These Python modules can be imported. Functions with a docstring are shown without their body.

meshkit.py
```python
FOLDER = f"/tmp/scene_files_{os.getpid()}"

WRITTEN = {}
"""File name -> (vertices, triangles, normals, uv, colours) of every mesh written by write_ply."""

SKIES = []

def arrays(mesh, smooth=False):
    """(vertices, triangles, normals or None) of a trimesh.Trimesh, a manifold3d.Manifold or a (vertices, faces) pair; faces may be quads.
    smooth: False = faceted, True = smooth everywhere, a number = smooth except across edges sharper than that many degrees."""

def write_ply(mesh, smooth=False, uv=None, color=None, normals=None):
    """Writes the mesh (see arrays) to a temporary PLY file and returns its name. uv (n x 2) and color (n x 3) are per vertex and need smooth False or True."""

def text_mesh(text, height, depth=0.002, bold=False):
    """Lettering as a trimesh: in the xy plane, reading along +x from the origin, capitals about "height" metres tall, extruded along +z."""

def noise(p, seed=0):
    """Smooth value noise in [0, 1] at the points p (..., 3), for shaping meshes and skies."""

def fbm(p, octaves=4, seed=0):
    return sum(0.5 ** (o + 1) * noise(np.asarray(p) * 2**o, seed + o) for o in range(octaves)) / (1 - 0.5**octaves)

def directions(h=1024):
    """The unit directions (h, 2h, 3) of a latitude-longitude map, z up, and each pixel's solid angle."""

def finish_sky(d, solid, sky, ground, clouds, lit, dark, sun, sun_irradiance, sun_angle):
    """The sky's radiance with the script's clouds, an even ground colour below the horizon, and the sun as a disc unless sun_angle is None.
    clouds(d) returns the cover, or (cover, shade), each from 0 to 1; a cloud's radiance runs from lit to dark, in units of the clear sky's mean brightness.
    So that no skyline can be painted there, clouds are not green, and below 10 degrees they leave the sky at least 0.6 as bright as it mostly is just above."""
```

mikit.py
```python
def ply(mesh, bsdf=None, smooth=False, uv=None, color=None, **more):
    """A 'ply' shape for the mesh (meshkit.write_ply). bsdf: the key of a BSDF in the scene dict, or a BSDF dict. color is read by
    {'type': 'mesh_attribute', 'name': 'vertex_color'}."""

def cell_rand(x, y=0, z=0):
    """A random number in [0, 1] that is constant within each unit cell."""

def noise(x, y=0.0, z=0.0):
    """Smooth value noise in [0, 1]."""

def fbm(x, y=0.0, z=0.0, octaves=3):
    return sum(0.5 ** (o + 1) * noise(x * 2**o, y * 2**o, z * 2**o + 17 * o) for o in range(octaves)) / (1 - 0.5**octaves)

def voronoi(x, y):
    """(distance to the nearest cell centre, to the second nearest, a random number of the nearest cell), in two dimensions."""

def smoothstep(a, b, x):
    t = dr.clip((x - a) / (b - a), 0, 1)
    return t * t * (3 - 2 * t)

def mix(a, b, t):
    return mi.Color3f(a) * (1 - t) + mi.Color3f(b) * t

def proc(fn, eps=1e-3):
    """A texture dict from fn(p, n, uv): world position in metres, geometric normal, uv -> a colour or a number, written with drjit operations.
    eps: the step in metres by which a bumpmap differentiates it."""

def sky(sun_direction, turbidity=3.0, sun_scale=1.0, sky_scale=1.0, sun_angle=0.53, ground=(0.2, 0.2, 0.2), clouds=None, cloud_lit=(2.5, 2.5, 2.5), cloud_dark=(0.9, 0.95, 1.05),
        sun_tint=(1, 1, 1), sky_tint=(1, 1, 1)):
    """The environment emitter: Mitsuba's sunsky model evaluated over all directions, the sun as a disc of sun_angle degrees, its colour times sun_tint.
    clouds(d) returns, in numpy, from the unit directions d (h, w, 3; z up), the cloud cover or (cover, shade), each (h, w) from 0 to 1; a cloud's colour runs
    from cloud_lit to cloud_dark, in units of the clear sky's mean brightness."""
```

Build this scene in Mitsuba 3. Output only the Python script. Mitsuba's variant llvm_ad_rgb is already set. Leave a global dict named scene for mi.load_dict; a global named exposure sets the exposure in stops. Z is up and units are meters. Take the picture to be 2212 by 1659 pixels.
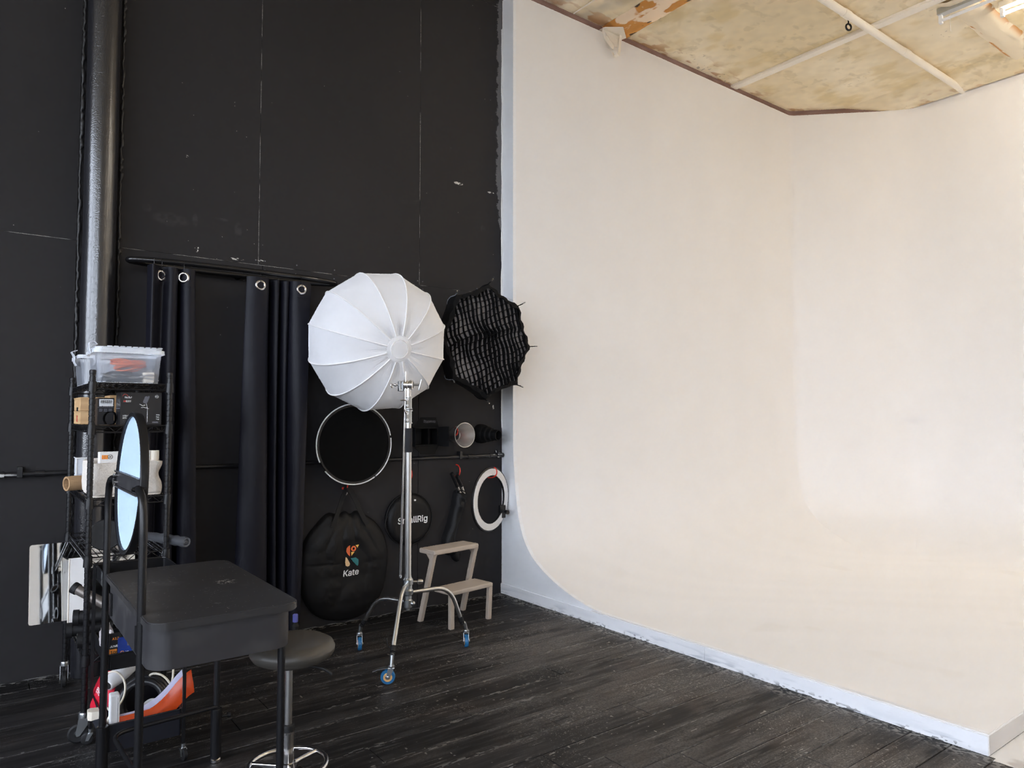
import math, random
import numpy as np, trimesh, shapely, shapely.geometry as sg
import manifold3d as m3
from scipy.spatial import Delaunay
from scipy.interpolate import PchipInterpolator, splprep, splev
import mitsuba as mi, drjit as dr
import mikit, meshkit
from mikit import proc, noise, fbm, voronoi, cell_rand, smoothstep, mix

PI = math.pi
rng = np.random.default_rng(7)
random.seed(7)
T = mi.ScalarTransform4f
scene, labels = {}, {}

# ------------------------------------------------------------------ camera
CAM = np.array([-3.4323, -4.6937, 1.4162])
YAW, PITCH = 0.6456, 0.0447
FWD = np.array([math.sin(YAW) * math.cos(PITCH), math.cos(YAW) * math.cos(PITCH), math.sin(PITCH)])
scene['camera'] = {
    'type': 'perspective', 'fov_axis': 'x', 'fov': math.degrees(2 * math.atan(1106 / 1546.8)),
    'near_clip': 0.05, 'far_clip': 200.0,
    'to_world': T().look_at(origin=CAM.tolist(), target=(CAM + FWD).tolist(), up=[-0.0007, 0, 1])}

# ------------------------------------------------------------------ daylight
exposure = 1.5
scene['sky'] = mikit.sky((0.25, 0.75, 0.6), turbidity=3.5, sun_scale=0.0, sky_scale=1.0, ground=(0.35, 0.34, 0.32),
                         sky_tint=(25., 25.2, 26.), clouds=lambda d: (np.full(d.shape[:2], .92), np.zeros(d.shape[:2])), cloud_lit=(.93, 1.0, 1.14), cloud_dark=(.9, .95, 1.05))
LAMP_COL = np.array([1.0, 0.925, 0.82])
LAMP = 38.0

# ------------------------------------------------------------------ registry
def numbered(name):
    if name not in USED:
        USED[name] = 0
        return name
    USED[name] += 1
    return f'{name}_{USED[name]:03d}'
USED = {}

def thing(name, label, cat, group=None):
    k = numbered(name)
    labels[k] = {'label': label, 'category': cat}
    if group: labels[k]['group'] = group
    return k

def part(parent, name, mesh, mat, smooth=35, label=None, **kw):
    k = numbered(parent + '__' + name)
    scene[k] = mikit.ply(mesh, mat, smooth=smooth, **kw)
    if label: labels[k] = {'label': label}
    return k

def solo(name, mesh, mat, label, cat, group=None, smooth=35, **kw):
    k = thing(name, label, cat, group)
    scene[k] = mikit.ply(mesh, mat, smooth=smooth, **kw)
    return k

def struct(name, mesh, mat, label, smooth=35):
    k = numbered(name)
    scene[k] = mikit.ply(mesh, mat, smooth=smooth)
    labels[k] = {'label': label, 'kind': 'structure'}
    return k

# ------------------------------------------------------------------ materials
def pbr(name, col, rough=0.5, metal=0.0, spec=0.5, bump=None, bump_scale=1.0, **kw):
    b = {'type': 'principled', 'base_color': col if isinstance(col, dict) else {'type': 'rgb', 'value': list(col)},
         'roughness': rough, 'metallic': metal, 'specular': spec, **kw}
    if bump is not None:
        b = {'type': 'bumpmap', 'tex': bump, 'scale': bump_scale, 'bsdf': b}
    scene['mat_' + name] = {'type': 'twosided', 'bsdf': b}
    return 'mat_' + name

def c3(*v): return mi.Color3f(*v)

def ell(x, z, cx, cz, rx, rz):
    return dr.square((x - cx) / rx) + dr.square((z - cz) / rz)

def wall_fn(p, n, uv):
    x, z = p.x, p.z
    big = fbm(x * 0.7, z * 0.7, 3.0)
    fine = noise(x * 60, z * 60)
    v = 0.82 + 0.3 * big + 0.06 * fine
    base = c3(0.0250, 0.0236, 0.0245) * v
    s = mi.Float(0)
    # dusty smudges and chips where gear knocked the wall
    for cx, cz, rx, rz, a in ((-2.50, 2.61, .12, .05, .10), (-2.36, 2.63, .02, .05, .10), (-2.63, 2.66, .03, .03, .10), (-2.10, 2.60, .03, .07, .07), (-2.2, 2.66, .05, .012, .08),
                              (-.19, 2.92, .03, .035, .12)):
        d = ell(x, z, cx, cz, rx, rz)
        s = dr.maximum(s, a * smoothstep(1.0, 0.2, d) * smoothstep(.25, .75, fbm(x * 22, z * 30, 1.0)))
    chip = mi.Float(0)
    for cx, cz, rx, rz in ((-.42, 3.245, .045, .012), (-.11, 3.23, .035, .008), (-2.34, 2.45, .012, .02), (-2.1, 2.42, .05, .008), (-1.95, 2.43, .02, .006), (-2.41, 3.02, .008, .008), (-.08, 1.49, .008, .02), (-1.33, .88, .006, .015), (-.02, 1.27, .04, .008)):
        chip = dr.maximum(chip, smoothstep(1.0, 0.6, ell(x + .01 * noise(x * 90, z * 90), z, cx, cz, rx, rz)) * smoothstep(.35, .5, noise(x * 80, z * 160)))
    speck = smoothstep(.9994, .9996, cell_rand(dr.floor(x * 130), dr.floor(z * 130))) * smoothstep(.4, .6, noise(x * 3, z * 3)) * smoothstep(.35, .2, dr.sqrt(dr.square(x * 130 - dr.floor(x * 130) - .5) + dr.square(z * 130 - dr.floor(z * 130) - .5)))
    # bare grey plaster strip with a ragged roller edge beside the white end panel
    edge = -0.105 + 0.05 * fbm(z * 3.0, 5.0, 0.0) + 0.035 * noise(z * 22, x * 22) + 0.02 * noise(x * 120, z * 120)
    edge = edge + 0.12 * smoothstep(3.1, 2.6, z)
    bare = smoothstep(edge, edge + 0.012, x) * smoothstep(2.3, 2.6, z)
    c = mix(base, c3(.20, .19, .19), s)
    c = mix(c, c3(.55, .53, .5), dr.maximum(chip, speck * .7))
    return mix(c, c3(.17, .165, .165), bare * .85)
M_WALL = pbr('black_wall', proc(wall_fn), rough=0.66, spec=0.16)
M_JOINT = pbr('plaster_joint', proc(lambda p, n, uv: c3(.16, .155, .15) * (.25 + 1.3 * smoothstep(.35, .7, noise(p.x * 14, p.z * 14)))), rough=.9)

def plank_fn(p, n, uv):
    x, y = p.x, p.y
    row = dr.floor((y + .005) / -.1655)
    r = cell_rand(row, 3.0, 1.0)
    s1 = fbm(x * 1.5 + 5, y * 7.5, 3.0, octaves=4)
    s2 = fbm(x * 5.5 + r * 31, y * 48, r * 9)                 # streaks along the boards
    near = smoothstep(-2.3, -.1, x) * smoothstep(-.2, -1.2, y)  # most worn in front of the cove
    haze = smoothstep(.42, .74, .55 * s1 + .38 * s2 + .15 * near)
    fine = noise(x * 150 + r * 70, y * 210)
    base = c3(.0125, .0118, .0120) * (.6 + .8 * r) * (.45 + 1.1 * s2)
    c = mix(base, c3(.115, .107, .100), haze * (.2 + .5 * fine) * (.36 + 1.15 * near))
    brown = smoothstep(.58, .8, fbm(x * 2.6 + 9, y * 6.0, 2.0)) * (.3 + .4 * near)
    c = mix(c, c3(.075, .055, .045), brown * .4)
    f = (y + .005) / -.1655 - row
    e = dr.minimum(f, 1 - f) * .1655
    line = smoothstep(.0075, .003, e) * smoothstep(.50, .60, fbm(x * 2.3 + r * 9, row * 3.0, 1.0)) * (.25 + .75 * smoothstep(.3, .7, noise(x * 70, y * 160)))
    chip = smoothstep(.022, .004, e) * smoothstep(.62, .72, noise(x * 42 + r * 9, y * 130)) * smoothstep(.42, .6, fbm(x * 1.7 + 4, y * 3, 1.0))
    scr = smoothstep(.83, .9, noise(x * 6.0 + r * 17, y * 360)) * smoothstep(.52, .72, fbm(x * 3.1, y * 9, 4.0))
    grit = smoothstep(.80, .87, noise(x * 150, y * 210)) * smoothstep(.50, .70, fbm(x * 2.4, y * 4.4, 11.0)) * (.35 + .65 * near)
    fl = smoothstep(.93, .95, noise(x * 46 + 3, y * 74)) * smoothstep(.56, .68, fbm(x * 1.9, y * 2.7, 13.0)) * (.4 + .6 * near)
    fl = dr.maximum(fl, smoothstep(.972, .98, noise(x * 26 + 3, y * 40)) * near)
    light = dr.maximum(dr.maximum(dr.maximum(line * .60, chip * .6), scr * .4) * (.42 + .58 * near), dr.maximum(grit * .55, fl * .85))
    # crumbled paint and plaster dust lying along the foot of the white skirting and the black wall
    sk = smoothstep(-.10, -.012, x + .05 * noise(y * 9, x * 9)) * smoothstep(.5, .62, noise(x * 90, y * 75))
    wl = smoothstep(-.06, -.01, y + .04 * noise(x * 7, 2.0)) * smoothstep(.60, .7, noise(x * 50, y * 90))
    light = dr.maximum(light, dr.maximum(sk * .5, wl * .45))
    return mix(c, c3(.36, .345, .32), light)
def plank_bump(p, n, uv):
    r = cell_rand(dr.floor((p.y + .005) / -.1655), 3.0, 1.0)
    return noise(p.x * 6 + r * 30, p.y * 190) * .6 + fbm(p.x * 4, p.y * 14, 2.0)
M_PLANK = pbr('worn_board', proc(plank_fn), rough=.60, spec=.22, bump=proc(plank_bump, eps=.002), bump_scale=.0016)

def cyc_fn(p, n, uv):
    a = fbm(p.x * .55 + 3, p.y * .55, p.z * .55)
    roll = noise(p.x * 5 + p.y * 5, p.z * .8, 3.0)
    d = smoothstep(.70, .82, fbm(p.x * 3, p.y * 3, 5.0)) * smoothstep(.3, .08, p.z)
    c = mix(c3(.835, .808, .772), c3(.83, .81, .79), a) * (.985 + .02 * roll)
    return mix(c, c3(.72, .68, .62), d * .2)
M_CYC = pbr('cove_paint', proc(cyc_fn), rough=.75, spec=.2)
def skirt_fn(p, n, uv):
    low = smoothstep(.075, .0, p.z)
    scuff = smoothstep(.56, .75, fbm(p.y * 5.5, p.z * 40, p.x)) * low
    blk = smoothstep(.60, .66, noise(p.y * 55, p.z * 130)) * smoothstep(.035, .0, p.z + .012 * noise(p.y * 6, 3.0)) * smoothstep(.35, .6, noise(p.y * 7, 8.0))
    gr = smoothstep(.5, .7, fbm(p.y * 3, p.z * 14, 4.0)) * .4
    c = mix(c3(.87, .88, .89), c3(.58, .60, .63), dr.maximum(scuff, gr * low))
    return mix(c, c3(.05, .05, .05), blk * .9)
M_SKIRT = pbr('skirting_paint', proc(skirt_fn), rough=.55)
def endp_fn(p, n, uv):
    s = smoothstep(.45, .8, fbm(p.y * 4, p.z * 2.0, 2.0)) * smoothstep(.75, .15, p.z) * .45
    return mix(c3(.86, .87, .88), c3(.50, .50, .52), s)
M_ENDP = pbr('end_panel_paint', proc(endp_fn), rough=.6)
M_RISER = pbr('riser_paint', (.60, .57, .54), rough=.7)
M_WHITEFLOOR = pbr('white_floor', proc(lambda p, n, uv: mix(c3(.74, .72, .69), c3(.5, .46, .42), smoothstep(.55, .75, fbm(p.x * 9, p.y * 9, 1.0)) * smoothstep(-3.75, -3.45, p.y))), rough=.6)
M_PINK = pbr('old_plaster_edge', proc(lambda p, n, uv: mix(c3(.34, .22, .19), c3(.22, .13, .10), noise(p.x * 9, p.y * 9, p.z * 30))), rough=.85)

def ceil_fn(p, n, uv):
    x, y = p.x, p.y
    a = fbm(x * .9, y * .9, 1.0, octaves=4)
    b = fbm(x * 4.5 + 8, y * 3.2, 2.0, octaves=4)
    d = noise(x * 16, y * 16)
    c = mix(c3(.74, .62, .42), c3(.88, .78, .60), smoothstep(.3, .7, a))
    c = mix(c, c3(.60, .46, .22), smoothstep(.52, .75, b) * .5)
    st = smoothstep(.58, .76, fbm(x * 9.5, y * 13.5, 6.0)) * smoothstep(.45, .65, fbm(x * 1.1 + 4, y * 1.1, 9.0))
    c = mix(c, c3(.50, .41, .25), st * .36)
    pit = smoothstep(.85, .92, noise(x * 38, y * 38)) * smoothstep(.5, .7, a)
    c = mix(c, c3(.2, .16, .1), pit * .6)
    left = smoothstep(1.1, .75, x)                            # greyer, mouldier bay beyond the rusty rib
    c = mix(c, c3(.36, .33, .28), left * smoothstep(.3, .62, fbm(x * 5, y * 5, 4.0)) * .6)
    # rusty bloom along the rear edge and the haunch
    nr = smoothstep(.30, .0, -y - .15 + .12 * noise(x * 3, 1.0)) * smoothstep(.50, .68, fbm(x * 7, y * 16, 3.0))
    c = mix(c, c3(.38, .17, .05), nr * .8)
    er = smoothstep(4.6, 4.93, x + .25 * noise(y * 3, 1.0) - .12) * smoothstep(.52, .68, fbm(x * 9, y * 7, 5.0))
    c = mix(c, c3(.42, .22, .09), er * .6)
    return c * (.93 + .1 * d)
def ceil_bump(p, n, uv):
    return fbm(p.x * 5, p.y * 5, 1.0, octaves=4) + .5 * noise(p.x * 30, p.y * 30)
M_CEIL = pbr('concrete_soffit', proc(ceil_fn), rough=.85, spec=.2, bump=proc(ceil_bump, eps=.004), bump_scale=.02)
def rust_fn(p, n, uv):
    a = fbm(p.x * 8, p.y * 5, 3.0, octaves=4)
    c = mix(c3(.84, .66, .48), c3(.55, .25, .06), smoothstep(.50, .58, a))
    return mix(c, c3(.08, .05, .03), smoothstep(.72, .80, fbm(p.x * 12, p.y * 9, 8.0)))
M_RUST = pbr('flaking_rib', proc(rust_fn), rough=.9)
M_CREAMPAINT = pbr('cream_enamel', (.80, .74, .64), rough=.45)
M_WHITEROOM = pbr('room_white', (.78, .76, .73), rough=.8)

M_PIPE = pbr('glossy_black_paint', (.010, .010, .013), rough=.19, spec=1.0, clearcoat=.6, clearcoat_gloss=.7,
             bump=proc(lambda p, n, uv: fbm(p.x * 210, p.y * 210, p.z * 170, octaves=2) + .5 * smoothstep(.80, .86, noise(p.x * 120, p.y * 120, p.z * 120)), eps=.0008), bump_scale=.0006)
M_SEAL = pbr('lumpy_sealant', (.02, .019, .019), rough=.45)
M_BLKMETAL = pbr('black_powder_coat', (.0065, .0065, .0075), rough=.36, spec=.4)
M_BLKGLOSS = pbr('black_gloss_tube', (.008, .008, .009), rough=.12, spec=.6)
def chipped(p, n, uv):
    m = smoothstep(.60, .66, fbm(p.x * 13, p.y * 40, p.z * 60)) * dr.maximum(smoothstep(-.35, -.15, p.x), smoothstep(-3.2, -3.32, p.x))
    return mix(c3(.014, .014, .015), c3(.62, .61, .60), m)
M_RAIL = pbr('chipped_black_conduit', proc(chipped), rough=.3)
M_TABLE = pbr('matt_charcoal', proc(lambda p, n, uv: mix(c3(.026, .025, .0275), c3(.038, .037, .038), smoothstep(.5, .8, fbm(p.x * 9, p.y * 9, p.z * 9))) ), rough=.42, spec=.5)
def top_fn(p, n, uv):
    x, y = p.x, p.y
    s = smoothstep(.55, .85, fbm(x * 6, y * 9, 2.0)) * .5
    w = smoothstep(.80, .9, noise(x * 75, y * 140)) * smoothstep(.55, .72, fbm(x * 8, y * 8, 6.0))
    pw = smoothstep(1.0, .2, ell(x, y, -2.66, -1.90, .045, .05)) * smoothstep(.66, .76, noise(x * 190, y * 190))
    pw2 = smoothstep(.955, .965, noise(x * 170, y * 170))
    return mix(mix(c3(.025, .0242, .025), c3(.046, .0445, .0445), s), c3(.42, .41, .4), dr.maximum(dr.maximum(w * .10, pw * .5), pw2 * .22) * smoothstep(.5, .8, n.z))
M_TABLETOP = pbr('dusty_table_top', proc(top_fn), rough=.36, spec=.5)
M_CHROME = pbr('chrome', (.80, .79, .78), rough=.14, metal=1.0)
M_STEEL = pbr('brushed_steel', (.66, .65, .63), rough=.30, metal=1.0)
M_GALV = pbr('galvanised_steel', (.50, .52, .53), rough=.30, metal=1.0)
M_RUBBER = pbr('black_rubber', (.009, .009, .0095), rough=.6, spec=.35)
M_HOSE = pbr('black_hose_rubber', (.016, .016, .018), rough=.34)
M_FOAM = pbr('black_foam', (.020, .020, .023), rough=.9)
M_BLUEW = pbr('blue_tyre', (.015, .13, .30), rough=.4)
M_TANHUB = pbr('tan_hub', (.62, .36, .14), rough=.5)
M_VINYL = pbr('dark_grey_vinyl', (.060, .055, .047), rough=.42)
M_BEIGE = pbr('beige_plastic', (.46, .385, .315), rough=.5)
M_SILK = pbr('white_diffusion_silk', proc(lambda p, n, uv: c3(.80, .80, .81) * (.97 + .05 * fbm(p.x * 14, p.y * 14, p.z * 14))), rough=.7, spec=.2)
M_SEAM = pbr('white_seam_tape', (.86, .85, .84), rough=.6)
M_BLKCLOTH = pbr('black_nylon', (.0065, .0065, .0072), rough=.6, spec=.3)
M_BAG = pbr('black_bag_nylon', (.0072, .0069, .0072), rough=.55, spec=.28)
M_GRIDCLOTH = pbr('black_velvet_strap', (.005, .005, .0055), rough=.85, spec=.2)
M_DIFFGREY = pbr('front_diffuser', (.27, .252, .245), rough=.8)
M_CURTAIN = pbr('blackout_satin', (.0066, .0066, .0115), rough=.5, spec=.22, sheen=.25)
M_GREYPIPING = pbr('grey_piping', (.22, .24, .28), rough=.5)
M_RED = pbr('red_coated_wire', (.60, .035, .02), rough=.35)
M_WHITERING = pbr('white_ring_plate', proc(lambda p, n, uv: mix(c3(.70, .69, .68), c3(.06, .06, .06), smoothstep(.86, .9, noise(p.x * 60, p.y * 60, p.z * 60)) * smoothstep(.5, .7, noise(p.x * 9, p.z * 9)))), rough=.5)
M_WHITE = pbr('white_plastic', (.78, .78, .78), rough=.4)
M_OFFWHITE = pbr('cream_plastic', (.72, .66, .55), rough=.45)
M_CARD = pbr('white_card', (.78, .77, .75), rough=.7)
M_KRAFT = pbr('kraft_card', (.42, .265, .14), rough=.75)
def wood_fn(p, n, uv):
    r = dr.abs(dr.sin((p.z * 90 + 6 * noise(p.x * 5, p.y * 7, p.z * 20))))
    return mix(c3(.60, .40, .21), c3(.47, .28, .13), r * .6)
M_WOOD = pbr('pine', proc(wood_fn), rough=.6)
M_BOXBLK = pbr('printed_black_card', (.014, .013, .014), rough=.35)
M_PRINTW = pbr('white_print', (.75, .75, .75), rough=.6)
M_PRINTG = pbr('grey_print', (.12, .12, .14), rough=.6)
M_PRINTR = pbr('red_print', (.55, .05, .04), rough=.6)
M_PRINTO = pbr('orange_print', (.80, .26, .03), rough=.6)
M_FLEECE = pbr('teddy_fleece', proc(lambda p, n, uv: mix(c3(.72, .67, .60), c3(.58, .53, .47), smoothstep(.4, .75, noise(p.x * 420, p.y * 420, p.z * 420)))), rough=.95, spec=.1)
M_ORANGE = pbr('orange_cable', (.75, .16, .04), rough=.4)
M_GREYCABLE = pbr('grey_cable', (.30, .30, .31), rough=.5)
M_BLUECARD = pbr('deep_blue_card', (.012, .035, .22), rough=.4)
M_LTBLUE = pbr('light_blue_card', (.16, .40, .66), rough=.4)
M_REDPOUCH = pbr('red_pouch_cloth', (.55, .008, .03), rough=.6)
M_LILAC = pbr('lilac_paper', (.52, .52, .68), rough=.6)
M_FOLDER = pbr('orange_folder', (.52, .06, .012), rough=.25, spec=.6)
M_NAVY = pbr('navy_black_enamel', (.010, .011, .016), rough=.35)
M_BLUECAP = pbr('blue_cap', (.12, .13, .42), rough=.4)
M_MIRROR = pbr('mirror_silver', (.90, .91, .91), rough=.02, metal=1.0)
M_BACKFILM = pbr('pale_blue_backing', (.52, .67, .86), rough=.22, spec=.5)
M_SILVER = pbr('reflector_silver', (.62, .60, .58), rough=.33, metal=.85)
M_BROWNTUBE = pbr('brown_grey_metal', (.16, .14, .125), rough=.4, metal=.5)
M_FLAP = pbr('matt_black_flap', (.0032, .0032, .0035), rough=.7, spec=.2)
M_DARKHOLE = pbr('dark_opening', (.01, .01, .01), rough=.8)
M_LOGO1 = pbr('logo_coral', (.78, .16, .05), rough=.6)
M_LOGO2 = pbr('logo_yellow', (.85, .50, .12), rough=.6)
M_LOGO3 = pbr('logo_tan', (.80, .55, .30), rough=.6)
M_LOGO4 = pbr('logo_teal', (.03, .18, .19), rough=.6)
def comb_fn(p, n, uv):
    d1, d2, w = voronoi(p.x * 210, p.z * 210)
    return c3(.0035, .0035, .0036) * (.15 + 1.6 * smoothstep(.25, .05, d2 - d1))
M_COMB = pbr('honeycomb_grid', proc(comb_fn), rough=.85, spec=.1)
# frosted clear plastics: thin, partly see-through sheets
def clear(name, tint, w, rough=.25):
    scene['mat_' + name] = {'type': 'blendbsdf', 'weight': w,
        'a': {'type': 'thindielectric', 'int_ior': 1.2},
        'b': {'type': 'twosided', 'bsdf': {'type': 'principled', 'base_color': {'type': 'rgb', 'value': list(tint)}, 'roughness': rough, 'specular': .5}}}
    return 'mat_' + name
M_TUB = clear('clear_tub_plastic', (.74, .80, .90), .20)
M_TUBRIM = clear('clear_tub_rim', (.86, .90, .96), .72)
M_WRAP = clear('clear_wrap', (.22, .23, .25), .22, .15)
M_FILM = clear('film_bag', (.78, .72, .72), .6, .2)

# ------------------------------------------------------------------ mesh helpers
def cat(*ms): return trimesh.util.concatenate([m for m in ms])
def box(x0, x1, y0, y1, z0, z1):
    m = trimesh.creation.box((x1 - x0, y1 - y0, z1 - z0)); m.apply_translation(((x0 + x1) / 2, (y0 + y1) / 2, (z0 + z1) / 2)); return m
_S = trimesh.creation.icosphere(1)
def rbox(x0, x1, y0, y1, z0, z1, r=.004, sub=1):
    s = trimesh.creation.icosphere(sub).vertices * r
    pts = np.vstack([s + (x, y, z) for x in (x0 + r, x1 - r) for y in (y0 + r, y1 - r) for z in (z0 + r, z1 - r)])
    return trimesh.convex.convex_hull(pts)
def frame(a, b):
    a, b = np.asarray(a, float), np.asarray(b, float)
    d = b - a; L = np.linalg.norm(d); d = d / L
    h = np.array([0, 0, 1.0]) if abs(d[2]) < .9 else np.array([1.0, 0, 0])
    u = np.cross(h, d); u /= np.linalg.norm(u); v = np.cross(d, u)
    return a, u, v, d, L
def cyl(a, b, r, r2=None, n=24, cap=True):
    a, u, v, d, L = frame(a, b); r2 = r if r2 is None else r2
    t = np.arange(n) * 2 * PI / n
    c = np.cos(t)[:, None] * u + np.sin(t)[:, None] * v
    V = np.vstack([a + c * r, a + d * L + c * r2]); i = np.arange(n); j = (i + 1) % n
    F = [np.stack([i, j, j + n], 1), np.stack([i, j + n, i + n], 1)]
    if cap:
        V = np.vstack([V, a, a + d * L]); F += [np.stack([j, i, i * 0 + 2 * n], 1), np.stack([i + n, j + n, i * 0 + 2 * n + 1], 1)]
    return trimesh.Trimesh(V, np.vstack(F), process=False)
def lathe(profile, a, axis, n=40, cap=True):
    """profile: (radius, distance along the axis) pairs."""
    a, u, v, d, L = frame(a, np.asarray(a, float) + np.asarray(axis, float))
    t = np.arange(n) * 2 * PI / n; c = np.cos(t)[:, None] * u + np.sin(t)[:, None] * v
    pr = [(max(r, 1e-5), h) for r, h in profile]
    V = np.vstack([a + d * h + c * r for r, h in pr]); F = []
    i = np.arange(n); j = (i + 1) % n
    for k in range(len(pr) - 1):
        F += [np.stack([i + k * n, j + k * n, j + (k + 1) * n], 1), np.stack([i + k * n, j + (k + 1) * n, i + (k + 1) * n], 1)]
    return trimesh.Trimesh(V, np.vstack(F), process=False)
def smoothpath(pts, n=60, closed=False):
    p = np.asarray(pts, float)
    if closed: p = np.vstack([p, p[:1]])
    k = min(3, len(p) - 1)
    tck, _ = splprep(p.T, s=0, k=k, per=closed)
    return np.array(splev(np.linspace(0, 1, n), tck)).T[: n - 1 if closed else n]
def fillet(pts, r, n=8):
    """Polyline with rounded corners."""
    p = [np.asarray(q, float) for q in pts]; out = [p[0]]
    for a, b, c in zip(p, p[1:], p[2:]):
        u, w = a - b, c - b; lu, lw = np.linalg.norm(u), np.linalg.norm(w); u /= lu; w /= lw
        t = min(r, lu * .49, lw * .49)
        for s in np.linspace(0, 1, n):
            out.append((1 - s) ** 2 * (b + u * t) + 2 * s * (1 - s) * b + s * s * (b + w * t))
    return np.array(out + [p[-1]])
def tube(pts, r, n=14, closed=False, cap=True):
    p = np.asarray(pts, float); m = len(p)
    r = np.broadcast_to(r, (m,))
    t = (np.roll(p, -1, 0) - np.roll(p, 1, 0)) if closed else np.gradient(p, axis=0)
    t /= np.linalg.norm(t, axis=1, keepdims=True) + 1e-12
    h = np.array([0, 0, 1.0]) if abs(t[0, 2]) < .9 else np.array([1.0, 0, 0])
    u = np.cross(h, t[0]); u /= np.linalg.norm(u); V = []
    ang = np.arange(n) * 2 * PI / n
    for k in range(m):
        u = u - t[k] * (u @ t[k]); u /= np.linalg.norm(u); w = np.cross(t[k], u)
        V.append(p[k] + r[k] * (np.cos(ang)[:, None] * u + np.sin(ang)[:, None] * w))
    V = np.vstack(V); i = np.arange(n); j = (i + 1) % n; F = []
    for k in range(m if closed else m - 1):
        q = (k + 1) % m
        F += [np.stack([i + k * n, j + k * n, j + q * n], 1), np.stack([i + k * n, j + q * n, i + q * n], 1)]
    if cap and not closed:
        V = np.vstack([V, p[0], p[-1]]); e = m * n
        F += [np.stack([j, i, i * 0 + e], 1), np.stack([i + (m - 1) * n, j + (m - 1) * n, i * 0 + e + 1], 1)]
    return trimesh.Trimesh(V, np.vstack(F), process=False)
def extr(poly, depth, M):
    """shapely polygon in (a, b) extruded along c; M: 3x3 columns = world directions of a, b, c; plus origin as 4th."""
    ms = [trimesh.creation.extrude_polygon(g, depth, engine='earcut') for g in (poly.geoms if hasattr(poly, 'geoms') else [poly])]
    m = cat(*ms); A = np.eye(4); A[:3, :4] = np.array(M, float).T; m.apply_transform(A)
    if np.linalg.det(A[:3, :3]) < 0: m.invert()
    return m
def xz(poly, y, depth):     # polygon in x, z; extruded from y towards -y (towards the room)
    return extr(poly, depth, [(1, 0, 0), (0, 0, 1), (0, -1, 0), (0, y, 0)])
def xy(poly, z, depth):
    return extr(poly, depth, [(1, 0, 0), (0, 1, 0), (0, 0, 1), (0, 0, z)])
def yz(poly, x, depth):     # polygon in y, z; extruded towards +x
    return extr(poly, depth, [(0, 1, 0), (0, 0, 1), (1, 0, 0), (x, 0, 0)])
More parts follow.
